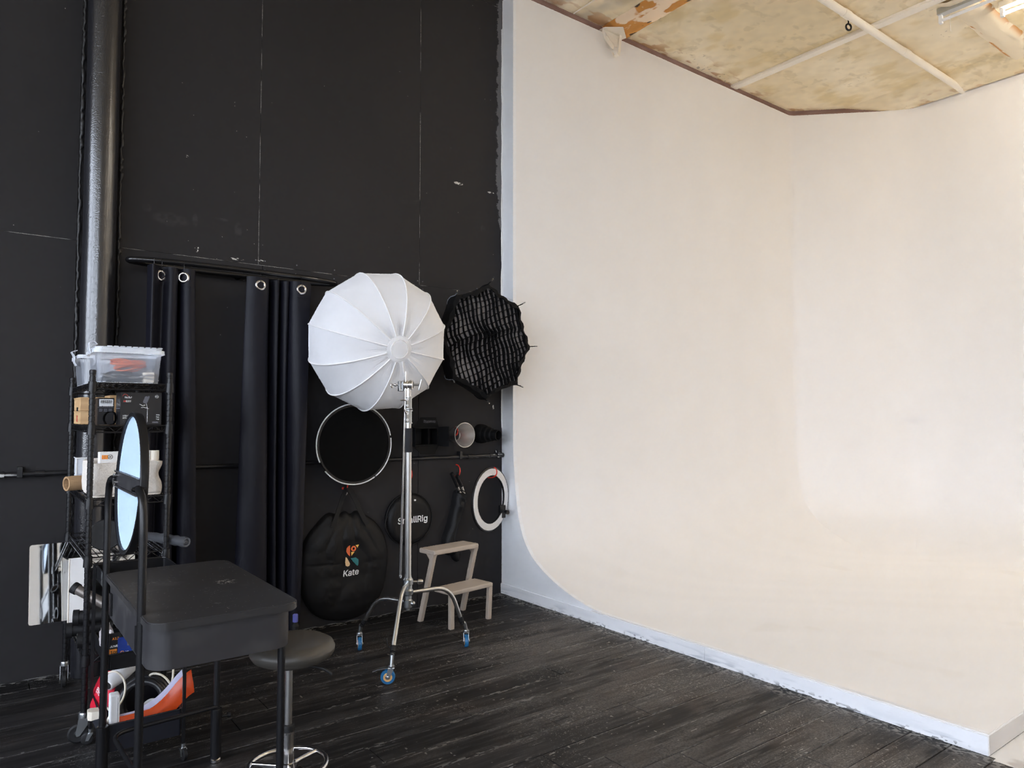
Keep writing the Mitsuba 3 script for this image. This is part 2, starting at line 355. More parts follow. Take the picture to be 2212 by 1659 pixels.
def rrect(x0, x1, y0, y1, r):
    return sg.box(x0 + r, y0 + r, x1 - r, y1 - r).buffer(r, 10)
def sheet(P, thick=0.0):
    """grid of points (m, n, 3) as a mesh; thick > 0 gives it two faces and edges."""
    P = np.asarray(P, float); m, n = P.shape[:2]
    idx = np.arange(m * n).reshape(m, n)
    q = np.stack([idx[:-1, :-1], idx[1:, :-1], idx[1:, 1:], idx[:-1, 1:]], -1).reshape(-1, 4)
    F = np.vstack([q[:, [0, 1, 2]], q[:, [0, 2, 3]]])
    if not thick: return trimesh.Trimesh(P.reshape(-1, 3), F, process=False)
    N = np.cross(np.gradient(P, axis=0), np.gradient(P, axis=1)); N /= np.linalg.norm(N, axis=-1, keepdims=True) + 1e-12
    A, B = P + N * thick / 2, P - N * thick / 2
    V = np.vstack([A.reshape(-1, 3), B.reshape(-1, 3)]); o = m * n
    ring = np.concatenate([idx[0, :], idx[1:, -1], idx[-1, -2::-1], idx[-2:0:-1, 0]]); nx = np.roll(ring, -1)
    E = np.vstack([np.stack([ring, nx, nx + o], 1), np.stack([ring, nx + o, ring + o], 1)])
    return trimesh.Trimesh(V, np.vstack([F, F[:, ::-1] + o, E]), process=False)
def pillow(outline, thick, soft=.06, step=.012, wr=None, flat=.004):
    """Soft flat bag: outline polygon (x, z) in local axes; returns a mesh whose front bulges along +y_local (here third coordinate)."""
    pg = sg.Polygon(outline)
    x0, y0, x1, y1 = pg.bounds
    gx, gy = np.meshgrid(np.arange(x0, x1, step), np.arange(y0, y1, step))
    g = np.stack([gx.ravel() + (np.arange(gx.size) // gx.shape[1] % 2) * step / 2, gy.ravel()], 1)
    ins = shapely.contains_xy(pg.buffer(-step * .5), g[:, 0], g[:, 1]); g = g[ins]
    L = pg.exterior.length; b = np.array([pg.exterior.interpolate(s).coords[0] for s in np.arange(0, L, step)])
    p = np.vstack([b, g]); tri = Delaunay(p).simplices
    cen = p[tri].mean(1); tri = tri[shapely.contains_xy(pg, cen[:, 0], cen[:, 1])]
    a = p[tri]; s = np.cross(a[:, 1] - a[:, 0], a[:, 2] - a[:, 0]); tri[s < 0] = tri[s < 0][:, ::-1]
    d = shapely.distance(pg.exterior, shapely.points(p))
    h = thick * np.sqrt(np.clip(1 - (1 - np.clip(d / soft, 0, 1)) ** 2, 0, 1)) + flat
    if wr is not None: h = h + wr(p[:, 0], p[:, 1]) * np.clip(d / soft, 0, 1)
    k = len(b); n = len(p)
    V = np.vstack([np.c_[p, h], np.c_[p, np.zeros(n)]])
    i = np.arange(k); j = (i + 1) % k
    F = np.vstack([tri, tri[:, ::-1] + n, np.stack([i, i + n, j], 1), np.stack([j, i + n, j + n], 1)])
    return trimesh.Trimesh(V, F, process=False)
def place(m, a, b, c, o):
    """maps local (x, y, z) to o + x a + y b + z c."""
    m = m.copy(); A = np.eye(4); A[:3, 0], A[:3, 1], A[:3, 2], A[:3, 3] = a, b, c, o
    m.apply_transform(A)
    return m
def text(s, h, o, a=(1, 0, 0), b=(0, 0, 1), depth=.0008, bold=False, center=False):
    m = meshkit.text_mesh(s, h, depth, bold)
    if center: m.apply_translation((-(m.bounds[0][0] + m.bounds[1][0]) / 2, 0, 0))
    a, b = np.asarray(a, float), np.asarray(b, float)
    a = a / np.linalg.norm(a); b = b / np.linalg.norm(b)
    return place(m, a, b, np.cross(a, b), o)
def torus(c, axis, R, r, n=40, k=12):
    a, u, v, d, L = frame(c, np.asarray(c, float) + np.asarray(axis, float))
    t = np.arange(n) * 2 * PI / n
    return tube(a + R * (np.cos(t)[:, None] * u + np.sin(t)[:, None] * v), r, k, closed=True)
def ball(c, r, s=(1, 1, 1)):
    m = trimesh.creation.icosphere(2); m.apply_scale(np.array(s) * r); m.apply_translation(c); return m
def nrm(v): v = np.asarray(v, float); return v / np.linalg.norm(v)
NX, NY, NZ = np.eye(3)

# ================================================================== SETTING
CT, CEIL = 4.87, 4.93            # top of the cove, underside of the concrete
# ---- floor
struct('floor', box(-7.6, 5.1, -9.3, .0, -.12, -.024), M_JOINT, 'old timber floor under worn black paint')
PW = .1655
fixed = {9: [-.81], 12: [-1.237], 13: [-.81]}
row = 0
while row < 37:
    y1 = -.005 - PW * row; y0 = y1 - PW + .004
    xs = fixed.get(row)
    xe = 0.0 if y1 > -3.42 else -.035 + .03 * random.random()
    if xs is None:
        xs = [-.5 - 2.2 * random.random()]
    xs = list(xs)
    while xs[-1] > -5.0: xs.append(xs[-1] - 1.7 - 1.6 * random.random())
    cuts = [xe] + xs + [-7.58]
    for b, a in zip(cuts, cuts[1:]):
        if b - a < .12: continue
        z = -.0022 * random.random()
        part('floor', 'plank', rbox(a + .0015, b - .0015, y0, y1, -.022, z, .0025, 0), M_PLANK, smooth=False)
    row += 1
struct('floor', box(-7.58, -.03, -9.3, -.005 - PW * 37, -.024, -.001), M_PLANK, 'black boards behind the viewpoint')
struct('floor', box(-.028, 5.0, -9.3, -3.452, -.022, -.003), M_WHITEFLOOR, 'white painted floor in front of the cove platform')

# ---- black panelled wall
struct('wall_back', box(-7.6, .0, .012, .16, -.1, 5.05), M_JOINT, 'tall wall of boards painted black')
G = .0016
colx = [-7.6, -5.4, -4.2, -2.985, -2.775, -1.968, -.77, .0]
def panel(x0, x1, z0, z1):
    part('wall_back', 'panel', rbox(x0 + G, x1 - G, .0, .0125, z0 + G, z1 - G, .0012, 0), M_WALL, smooth=False)
for a, b in ((-7.6, -5.4), (-5.4, -4.2), (-4.2, -2.985)):
    panel(a, b, .0, 2.41); panel(a, b, 2.41, 4.93)
for a, b in ((-2.775, -1.968), (-1.968, -.77), (-.77, .0)):
    panel(a, b, 2.40, 4.80); panel(a, b, 4.80, 4.93)
for a, b in ((-2.775, -1.94), (-1.94, -.77), (-.77, .0)):
    panel(a, b, .0, 2.40)
panel(-2.985, -2.775, 0.0, 4.93)
M_CHALK = pbr('chalky_joint', proc(lambda p, n, uv: mix(c3(.012, .012, .012), c3(.30, .29, .28), smoothstep(.42, .62, fbm(p.x * 9, p.z * 9, 4.0)) * (.35 + .65 * noise(p.x * 60, p.z * 60)))), rough=.9)
for a, b, c_, d in ((-1.968 - G, -1.968 + G, 2.405, 4.79), (-.77 - G, -.77 + G, 2.405, 4.79), (-2.77, -.002, 2.40 - G, 2.40 + G), (-7.5, -2.99, 2.41 - G, 2.41 + G), (-2.77, -.002, 4.80 - G, 4.80 + G)):
    part('wall_back', 'joint', box(a, b, .0009, .0125, c_, d), M_CHALK, smooth=False)
for x in (-1.99, -1.93, -1.72, -1.45, -1.2, -.79, -.75, -.25):
    for z in (2.43, 2.37):
        part('wall_back', 'screw_head', lathe([(0, .002), (.004, .0016), (.005, 0)], (x + .01 * random.random(), 0, z), (0, -1, 0), 8), M_PRINTG, smooth=False)

# ---- infinity cove (white studio cyclorama)
prof = np.array([(0, 4.87), (0, 3.4), (0, 2.2), (0, 1.41), (.006, 1.118), (.03, .865), (.059, .687), (.125, .49), (.216, .369), (.328, .287), (.46, .221), (.616, .163), (.787, .118), (.93, .094), (1.06, .085)])
s = np.r_[0, np.cumsum(np.linalg.norm(np.diff(prof, axis=0), axis=1))]
ss = np.r_[np.linspace(0, s[3], 12), np.linspace(s[3], s[-1], 46)[1:]]
PR = np.stack([PchipInterpolator(s, prof[:, 0])(ss), PchipInterpolator(s, prof[:, 1])(ss)], 1)
YB, XR, YF = -.15, 4.905, -3.45
def corner(b, u, w, t, n):      # quadratic round at b between directions u and w (unit, away from b)
    q = np.linspace(0, 1, n)[:, None]
    return (1 - q) ** 2 * (b + u * t) + 2 * q * (1 - q) * b + q * q * (b + w * t)
A, B, C, D = np.array([0, YB]), np.array([4.0, YB]), np.array([XR, -1.03]), np.array([XR, YF])
u1 = nrm(C - B)
path = np.vstack([np.linspace(A, B - [.06, 0], 24), corner(B, np.array([-1.0, 0]), u1, .05, 9), np.linspace(B + u1 * .09, C - u1 * .34, 12), corner(C, -u1, np.array([0, -1.0]), .3, 24), np.linspace(C - [0, .34], D, 16)])
# normals into the set: exact on the straights, turning smoothly in the corners
def pnorm():
    t = np.gradient(path, axis=0); t /= np.linalg.norm(t, axis=1, keepdims=True)
    t[0], t[-1] = (1, 0), (0, -1)
    n = np.stack([t[:, 1], -t[:, 0]], 1)
    return n
PN = pnorm()
# offset with true miters: scale so that straights stay parallel
def offs(d):
    if d < 1e-6: return path.copy()
    line = sg.LineString([A - [2, 0], B, C, D - [0, 2]]).parallel_offset(d, 'right', join_style=2)
    out = []
    for p_, n_ in zip(path, PN):
        hit = line.intersection(sg.LineString([p_ - .3 * n_, p_ + n_ * (d * 1.4 + .3)]))
        out.append(np.array(hit.coords[0]) if not hit.is_empty and hit.geom_type == 'Point' else p_ + n_ * d)
    out = np.array(out); out[0] = (0, YB - d); out[-1] = (XR - d, YF)
    k = np.array([.25, .5, .25])
    for _ in range(int(10 + 40 * d)):
        out[1:-1] = .25 * out[:-2] + .5 * out[1:-1] + .25 * out[2:]
    return out
rows = []
for d, z in PR:
    o = offs(d); rows.append(np.c_[o, np.full(len(o), z)])
P = np.array(rows)
last = P[-1][:, :2]
cove = sheet(P)
fl = sg.Polygon(list(map(tuple, last)) + [(0.0, YF)])
vf, ff = trimesh.creation.triangulate_polygon(fl, engine='earcut')
floorm = trimesh.Trimesh(np.c_[vf, np.full(len(vf), .085)], ff, process=False)
struct('wall_cyclorama', cat(cove, floorm), M_CYC, 'seamless warm white infinity cove with curved corner and raised floor', smooth=30)
endpoly = sg.Polygon([(0.0, 0.0), (0.0, CT)] + [(YB - d, z) for d, z in PR] + [(YF, .085), (YF, 0.0)])
part('wall_cyclorama', 'end_panel', yz(endpoly, .0005, .03), M_ENDP, smooth=False, label='pale blue-grey end panel of the cove')
part('wall_cyclorama', 'skirting', cat(rbox(-.010, .003, -2.0, .0, -.001, .079, .002, 0), rbox(-.010, .003, YF - .002, -2.003, -.001, .080, .002, 0)), M_SKIRT, smooth=False, label='scuffed pale blue skirting board along the platform')
part('wall_cyclorama', 'edge_bead', cat(cyl((.0, -1.05, .083), (.0, YF, .083), .0045, n=8), cyl((.0, YF, .083), (XR, YF, .083), .0045, n=8), cyl((0, YF, 0), (0, YF, .083), .004, n=8)), M_CARD, label='white corner bead')
part('wall_cyclorama', 'riser', box(.002, XR, YF - .003, YF + .03, 0, .084), M_RISER, smooth=False, label='greyish front riser')
bead = np.array([(-.002, YB - .0 + .004 * math.sin(z * 9) - .136 + .14, z) for z in np.linspace(1.3, 4.6, 60)])
part('wall_cyclorama', 'filler_strip', tube(np.c_[np.full(80, -.003) - .004 * np.abs(np.sin(np.linspace(0, 31, 80))), np.full(80, -.006), np.linspace(1.32, 4.62, 80)], .005 + .004 * meshkit.noise(np.c_[np.linspace(0, 40, 80), np.zeros(80), np.zeros(80)]), 6), M_CARD, label='ragged white filler along the edge')
# old plaster between the top of the cove and the concrete
po = path + PN * -.02
trim = np.array([np.c_[po, np.full(len(po), z)] for z in (CT - .01, CEIL + .02)])
struct('trim_1', sheet(trim, .01), M_PINK, 'strip of old pinkish plaster above the cove')
tp = np.array([np.c_[path, np.full(len(path), CT)], np.c_[path + PN * -.06, np.full(len(path), CT)]])
struct('trim_2', sheet(tp, .004), M_CYC, 'top edge of the cove')
struct('wall_right', box(5.0, 5.16, -9.3, .16, -.1, 5.05), M_WHITEROOM, 'plain white side wall')
struct('wall_cyclorama_back', box(0.0, 5.0, .02, .16, -.1, 5.05), M_PINK, 'masonry behind the cove')

# ---- ceiling
struct('ceiling', box(-7.6, 5.05, -9.3, .16, CEIL, CEIL + .2), M_CEIL, 'stained bare concrete ceiling')
hp = sg.Polygon([(4.42, CEIL + .003), (4.87, CEIL + .003), (4.87, CEIL - .075)])
part('ceiling', 'haunch', extr(hp, 9.0, [(1, 0, 0), (0, 0, 1), (0, -1, 0), (0, -.1, 0)]), M_CEIL, smooth=False, label='sloping concrete haunch along the right wall')
ribg = np.array([[(1.00 + .018 * meshkit.noise(np.array([yy * 7, 1., k])) * (1 if k == 0 else -1) + k * .34 / 5, yy, CEIL - (.03 if 0 < k < 5 else -.004) - .012 * meshkit.noise(np.array([yy * 9., k * 1.7, 3.]))) for k in range(6)] for yy in np.linspace(-.02, -9.0, 160)])
part('ceiling', 'rib', sheet(ribg), M_RUST, label='flaking rib with orange rust')
ribg2 = np.array([[(xx, -2.14 - k * .26 / 5 + .02 * meshkit.noise(np.array([xx * 7, 4., k])), CEIL - (.028 if 0 < k < 5 else -.004) - .01 * meshkit.noise(np.array([xx * 9., k * 1.7, 8.]))) for k in range(6)] for xx in np.linspace(3.03, 5.0, 50)])
def rust2_fn(p, n, uv):
    e = smoothstep(.055, .0, dr.abs(p.y + 2.395)) * smoothstep(.40, .5, fbm(p.x * 9, p.y * 9, 2.0)) + smoothstep(.03, .0, dr.abs(p.y + 2.15)) * smoothstep(.55, .62, fbm(p.x * 6, p.y * 9, 4.0))
    return mix(c3(.76, .66, .50), c3(.50, .24, .07), e)
M_RUST2 = pbr('rusty_edge_rib', proc(rust2_fn), rough=.9)
part('ceiling', 'rib', sheet(ribg2), M_RUST2, label='rendered rib with rusty edges')
# conduits on the ceiling
t = thing('ceiling_pipe', 'thick cream pipe clipped along the ceiling, ending at the right wall', 'pipe', None)
part(t, 'tube', cyl((-7.4, -1.61, 4.885), (4.9, -1.61, 4.885), .032, n=20), M_CREAMPAINT)
part(t, 'cap', cyl((4.80, -1.61, 4.885), (4.935, -1.61, 4.885), .036, n=20), M_CREAMPAINT)
for x in (2.5, 3.6):
    part(t, 'coupling', cyl((x - .05, -1.61, 4.885), (x + .05, -1.61, 4.885), .036, n=20), M_CREAMPAINT)
t = thing('cable_trunking', 'flat cream cable trunking crossing above the thick ceiling pipe', 'trunking')
part(t, 'channel', rbox(2.905, 3.005, -9.0, -.13, 4.906, 4.9295, .004, 0), M_CREAMPAINT, smooth=False)
part(t, 'lid', rbox(2.912, 2.998, -9.0, -.14, 4.900, 4.908, .003, 0), M_CREAMPAINT, smooth=False)
solo('ceiling_cable', tube(np.c_[np.full(40, .66) + .01 * np.sin(np.linspace(0, 9, 40)), np.linspace(-.15, -6, 40), np.full(40, 4.921)], .006, 8), M_CREAMPAINT, 'thin cream cable across the mouldy ceiling bay above the cove', 'cable')
# bent metal hanger over the top of the cove
t = thing('metal_hanger', 'bent white sheet-metal hanger hooked over the top of the cove under the rusty rib', 'bracket')
def strip3(pts, w, th=.004):
    p = np.asarray(pts, float); d = np.gradient(p, axis=0); d /= np.linalg.norm(d, axis=1, keepdims=True)
    return p, w, th
def ribbon(pts, wdir, w, th=.003):
    p = np.asarray(pts, float); wd = nrm(wdir)
    return sheet(np.stack([p - wd * w / 2, p + wd * w / 2], 1), th)
part(t, 'plate', xy(sg.Polygon([(.97, -.05), (1.25, -.05), (1.27, -.19), (1.12, -.30), (.99, -.20)]), 4.885, .006), M_CREAMPAINT, smooth=False)
part(t, 'web', sheet(np.array([[(1.0, -.17, 4.885), (1.2, -.17, 4.885)], [(1.06, -.19, 4.80), (1.17, -.20, 4.80)], [(1.10, -.20, 4.745), (1.135, -.21, 4.745)]]), .004), M_CREAMPAINT, smooth=False)
part(t, 'strap', ribbon([(1.20, -.19, 4.89), (1.165, -.215, 4.78), (1.13, -.23, 4.665), (1.105, -.2, 4.655), (1.10, -.185, 4.70)], (1, .35, 0), .045), M_CREAMPAINT, smooth=False)
part(t, 'strap', ribbon([(.985, -.175, 4.88), (.985, -.21, 4.79), (1.06, -.215, 4.735), (1.10, -.2, 4.735)], (.25, 0, 1), .05), M_CREAMPAINT, smooth=False)
# small dark ring hanging on the ceiling
t = thing('ceiling_hook', 'small dark iron ring hanging from the ceiling beside the thick pipe', 'hook')
part(t, 'stem', cyl((2.69, -1.53, 4.93), (2.69, -1.53, 4.90), .006, n=8), M_BLKMETAL)
part(t, 'ring', torus((2.69, -1.53, 4.868), (.35, 1, 0), .028, .008, 24, 8), M_BLKMETAL)

# fluorescent battens
def batten(x, y0, y1, lit, label, group=None):
    t = thing('fluorescent_batten', label, 'light fixture', group)
    part(t, 'housing', rbox(x - .035, x + .035, y1, y0, 4.872, 4.93, .006, 0), M_CREAMPAINT if lit else M_GALV, smooth=False)
    for e in (y0 - .02, y1 + .02):
        part(t, 'lamp_holder', rbox(x - .018, x + .018, e - .014, e + .014, 4.80, 4.874, .005, 0), M_WHITE, smooth=False)
    k = part(t, 'lamp_tube', cyl((x, y0 - .034, 4.826), (x, y1 + .034, 4.826), .013, n=16), M_WHITE)
    if lit:
        scene[k]['emitter'] = {'type': 'area', 'radiance': {'type': 'rgb', 'value': (LAMP_COL * LAMP).tolist()}}
batten(3.155, -2.08, -3.58, False, 'unlit grey fluorescent batten on the ceiling beside the cable trunking')
for x, y0 in ((3.46, -2.44), (1.35, -2.9), (3.3, -5.4), (1.0, -6.2)):
    batten(x, y0, y0 - 1.5, True, 'lit fluorescent batten glowing at the upper right edge of the ceiling' if (x, y0) == (3.46, -2.44) else 'lit fluorescent batten on the ceiling outside the picture', None if (x, y0) == (3.46, -2.44) else 'battens outside the picture')
t = 'fluorescent_batten'
part(t, 'pull_cord', cyl((3.23, -2.14, 4.93), (3.235, -2.145, 4.74), .0022, n=6), M_CREAMPAINT, label='cream pull cord')

# ---- unseen sides of the room with their windows (daylight)
def wall_with_windows(name, along, fixed_, a0, a1, wins, z0, z1, lab):
    holes = [sg.box(a, z0, b, z1) for a, b in wins]
    poly = sg.box(a0, -.1, a1, 5.05).difference(shapely.union_all(holes))
    m = yz(poly, fixed_, .2) if along == 'y' else extr(poly, .2, [(1, 0, 0), (0, 0, 1), (0, -1, 0), (0, fixed_, 0)])
    struct(name, m, M_WHITEROOM, lab, smooth=False)
    for i, (a, b) in enumerate(wins):
        bars = [sg.box(a, z0, b, z1).difference(sg.box(a + .06, z0 + .06, b - .06, z1 - .06))]
        for q in np.linspace(a, b, 4)[1:-1]: bars.append(sg.box(q - .02, z0, q + .02, z1))
        for q in np.linspace(z0, z1, 4)[1:-1]: bars.append(sg.box(a, q - .02, b, q + .02))
        pl = shapely.union_all(bars)
        m = yz(pl, fixed_ + .05, .06) if along == 'y' else extr(pl, .06, [(1, 0, 0), (0, 0, 1), (0, -1, 0), (0, fixed_ - .05, 0)])
        struct('window_%d' % (len([k for k in scene if k.startswith('window_')]) + 1), m, M_WHITEROOM, 'white steel window frame', smooth=False)
wall_with_windows('wall_left', 'y', -7.8, -9.3, .16, [(-3.2, -.6), (-6.1, -3.45), (-9.0, -6.35)], .8, 4.75, 'white wall with tall windows on the left')
wall_with_windows('wall_front', 'x', -9.3, -7.8, 5.16, [(-7.3, -4.9)], .8, 4.75, 'white wall with tall windows behind the viewpoint')

# ================================================================== WALL-SIDE THINGS
# ---- black downpipe
t = thing('downpipe', 'fat black glossy downpipe running up the black wall behind the wire rack', 'pipe')
zz = np.linspace(0.0, 4.92, 90)
part(t, 'pipe', lathe([(.083 + .0012 * math.sin(z * 7), z) for z in zz], (-2.885, -.085, 0), (0, 0, 1), 40), M_PIPE, smooth=True)
for x in (-2.978, -2.776):
    q = np.linspace(.0, 4.92, 700)
    w = meshkit.noise(np.c_[q * 46, q * 0 + x * 50, q * 0]); w2 = meshkit.noise(np.c_[q * 7, q * 0 + x * 90, q * 0 + 4])
    part(t, 'sealant', tube(np.c_[np.full(len(q), x) + (w - .5) * .009, np.full(len(q), -.014) - .004 * w, q], .004 + .009 * w * w2 + .004 * meshkit.noise(np.c_[q * 90, q * 0 + x * 11, q * 0 + 2]), 7), M_SEAL, smooth=True, label='lumpy dried sealant along the pipe')

# ---- conduit rail with couplings and saddles
t = thing('conduit_rail', 'thin black conduit with chipped paint running level along the black wall', 'conduit')
part(t, 'tube', cyl((-7.5, -.028, 1.103), (-2.995, -.028, 1.103), .0135, n=14), M_RAIL)
part(t, 'tube', cyl((-2.768, -.028, 1.103), (-.004, -.028, 1.103), .0135, n=14), M_RAIL)
for x in (-3.31, -3.13, -.33, -.12, -.03):
    part(t, 'coupling', cyl((x - .022, -.028, 1.103), (x + .022, -.028, 1.103), .018, n=14), M_RAIL)
for x in (-3.22, -1.75, -.42, -.06):
    part(t, 'saddle', rbox(x - .014, x + .014, -.05, .0, 1.083, 1.145, .006, 0), M_RAIL)

# ---- changing-cubicle curtain rail and curtains
t = thing('curtain_rail', 'narrow oval black curtain rail fixed to the wall above the two curtains', 'curtain rail')
ang = np.linspace(0, 2 * PI, 97)[:-1]
RX, RY, RCX, RCY, RZ = .622, .098, -2.120, -.135, 2.308
ov = np.c_[RCX + RX * np.sign(np.cos(ang)) * np.abs(np.cos(ang)) ** .8, RCY + RY * np.sin(ang), np.full(96, RZ)]
part(t, 'tube', tube(ov, .0165, 14, closed=True), M_BLKGLOSS, smooth=True)
for x in (-2.55, -2.1, -1.7):
    part(t, 'wall_bracket', cat(cyl((x, -.05, RZ), (x, .0, RZ), .008, n=10), lathe([(0, .008), (.022, .008), (.024, 0)], (x, 0, RZ), (0, -1, 0), 16)), M_BLKGLOSS)
def curtain(label, top, bot, z1, z0, grommets, hooks):
    t = thing('curtain', label, 'curtain')
    a, b = smoothpath(top, 120), smoothpath(bot, 120)
    n = 40; rows = []
    for i in range(n + 1):
        s = i / n
        w = a * (1 - s) + b * s
        wob = .006 * np.sin(np.linspace(0, 9, 120) + 5 * s) * min(1, 4 * s) + .004 * (meshkit.noise(np.c_[np.linspace(0, 14, 120), np.full(120, s * 7), np.zeros(120)]) - .5)
        rows.append(np.c_[w[:, 0], w[:, 1] + wob, np.full(120, z1 + (z0 - z1) * s)])
    part(t, 'drape', sheet(rows, .0022), M_CURTAIN, smooth=True)
    hem = [np.c_[a[:, 0], a[:, 1] - .0022, np.full(120, z1 - .001)], np.c_[a[:, 0], a[:, 1] - .0022, np.full(120, z1 - .105)]]
    part(t, 'header', sheet(hem, .0022), M_CURTAIN, smooth=True)
    for (x, y, ax) in grommets:
        part(t, 'grommet', lathe([(.0185, -.006), (.0195, .0045), (.024, .0065), (.031, .005), (.034, .0), (.031, -.003), (.0185, -.006)], (x, y, z1 - .052), ax, 28), M_CHROME, smooth=True, label='chrome eyelet ring')
        part(t, 'hook', tube(smoothpath([(x, y - .004, z1 - .034), (x, y - .012, z1 - .01), (x, (y - .05) * .5 - .1, RZ - .014), (x, -.22, RZ + .012)], 14), .0016, 6), M_BLKMETAL)
    for (x, y) in hooks:
        part(t, 'hook', tube([(x, y, z1 - .03), (x, y, z1), (x, y, RZ + .0)], .0016, 6), M_BLKMETAL)
curtain('black satin curtain on the left end of the rail, half behind the clear plastic tub',
        [(-2.655, -.20), (-2.632, -.27), (-2.60, -.22), (-2.575, -.20), (-2.535, -.235), (-2.50, -.22), (-2.505, -.12), (-2.48, -.10), (-2.475, -.20), (-2.45, -.235), (-2.405, -.225)],
        [(-2.655, -.24), (-2.645, -.31), (-2.62, -.24), (-2.60, -.18), (-2.555, -.235), (-2.50, -.22), (-2.50, -.10), (-2.47, -.09), (-2.46, -.18), (-2.41, -.23), (-2.36, -.235)],
        2.275, .03, [(-2.585, -.214, (.5, -1, 0)), (-2.468, -.226, (-.55, -1, 0))], [(-2.63, -.25), (-2.50, -.13)])
curtain('black satin curtain with two bright eyelets, hanging left of the white lantern softbox',
        [(-2.105, -.215), (-2.08, -.235), (-2.03, -.245), (-1.98, -.235), (-1.965, -.15), (-1.945, -.09), (-1.925, -.19), (-1.905, -.20), (-1.895, -.10), (-1.875, -.08), (-1.865, -.20), (-1.845, -.21), (-1.83, -.14), (-1.825, -.22), (-1.77, -.25), (-1.705, -.235)],
        [(-2.15, -.19), (-2.12, -.24), (-2.05, -.27), (-1.965, -.25), (-1.955, -.15), (-1.94, -.08), (-1.92, -.20), (-1.90, -.22), (-1.885, -.10), (-1.865, -.06), (-1.855, -.19), (-1.84, -.20), (-1.825, -.10), (-1.82, -.16), (-1.79, -.24), (-1.745, -.23)],
        2.275, .03, [(-2.03, -.248, (0, -1, 0)), (-1.772, -.253, (0, -1, 0))], [(-1.95, -.12), (-1.87, -.11)])

# ---- red coated wall hooks
def wall_hook(x, z, label, r=.045, out=.085):
    t = thing('wall_hook', label, 'hook', None)
    p = [(x, .0, z - r), (x, -out * .5, z - r)] + [(x, -out * .45 - (out * .55) * math.cos(a), z + r * math.sin(a)) for a in np.linspace(-PI / 2 + .3, PI / 2, 14)] + [(x, -out * .3, z + r * .98)]
    part(t, 'arm', tube(smoothpath(p, 40), .0048, 10), M_RED, smooth=True)
    part(t, 'collar', cyl((x, 0, z - r), (x, -.012, z - r), .008, n=12), M_RED)
wall_hook(-.87, .992, 'empty red hook on the black wall behind the chrome stand column')
wall_hook(-.455, .998, 'red hook holding the tripod bag left of the white ring')
wall_hook(-1.365, .945, 'red hook under the honeycomb dish, holding the big round drawstring bag', .03, .08)

# ---- white lantern softbox
t = thing('lantern_softbox', 'large white faceted lantern softbox hanging in front of the black wall', 'softbox')
O = np.array([-1.352, -.495, 1.893]); ax = nrm((-.02, -.34, -.075))
uu = nrm(np.cross(NZ, ax)) * -1; vv = np.cross(ax, uu); vv = vv * np.sign(vv[2])
if np.dot(uu, NX) < 0: uu = -uu
RS, BF, BB, NR = .452, .338, .38, 12
def dome(s):     # s: 0 apex .. 1 equator .. 1.7 back ring -> (radius, height along the axis)
    if s <= 1: a = s * PI / 2; return RS * math.sin(a) ** .96, BF * math.cos(a) ** .92
    a = (s - 1) * PI / 2; return RS * math.cos(a) ** .8, -BB * math.sin(a) ** 1.1
def dpt(s, th, dent=0.0, out=0.0):
    r, h = dome(s); r = r * (1 - dent) + out
    return O + ax * (h * (1 - .35 * dent) + out * .5) + uu * (r * math.cos(th)) + vv * (r * math.sin(th))
TH0 = math.radians(80)
S = np.r_[np.linspace(.105, 1.0, 26), np.linspace(1.0, 1.82, 16)[1:]]
for k in range(NR):
    t0, t1 = TH0 + 2 * PI * k / NR, TH0 + 2 * PI * (k + 1) / NR
    g = []
    for si, s_ in enumerate(S):
        row_ = []
        for q in np.linspace(0, 1, 15):
            A0, A1 = dpt(s_, t0), dpt(s_, t1)
            c = A0 * (1 - q) + A1 * q                       # flat between the ribs, drawn in a little
            sag = .006 * math.sin(PI * q) * math.sin(min(1, s_) * PI / 2)
            wr = .0028 * (meshkit.noise(np.array([q * 6 + k * 13, s_ * 5, 1.0])) - .5) * math.sin(PI * q) + (.004 * math.sin(q * 40 + k) * math.exp(-((s_ - .16) / .12) ** 2)) * math.sin(PI * q)
            row_.append(c - ax * sag + ax * wr)
        g.append(row_)
    part(t, 'panel', sheet(g), M_SILK, smooth=True)
    rib = np.array([dpt(s_, t0, 0, .0018) for s_ in S])
    part(t, 'rib_seam', tube(rib, .0042, 6), M_SEAM, smooth=True)
part(t, 'front_disc', lathe([(0, .004), (.052, .003), (.056, .0), (.074, -.003), (.084, -.006), (.088, -.02)], O + ax * (BF + .000), ax, 36), M_SILK, smooth=True)
part(t, 'disc_seam', torus(O + ax * (BF + .001), ax, .056, .003, 40, 8), M_SEAM)
part(t, 'speed_ring', lathe([(.12, 0), (.135, 0), (.135, .05), (.10, .05), (.10, .0)], O - ax * (BB + .05), ax, 32), M_BLKMETAL)
b0 = O - ax * (BB + .03)
part(t, 'wall_mount', cat(cyl(b0 + vv * .11, (b0[0], -.0, b0[2] + .10), .012, n=10), rbox(b0[0] - .03, b0[0] + .03, -.012, .0, b0[2] + .03, b0[2] + .17, .003, 0)), M_BLKMETAL)

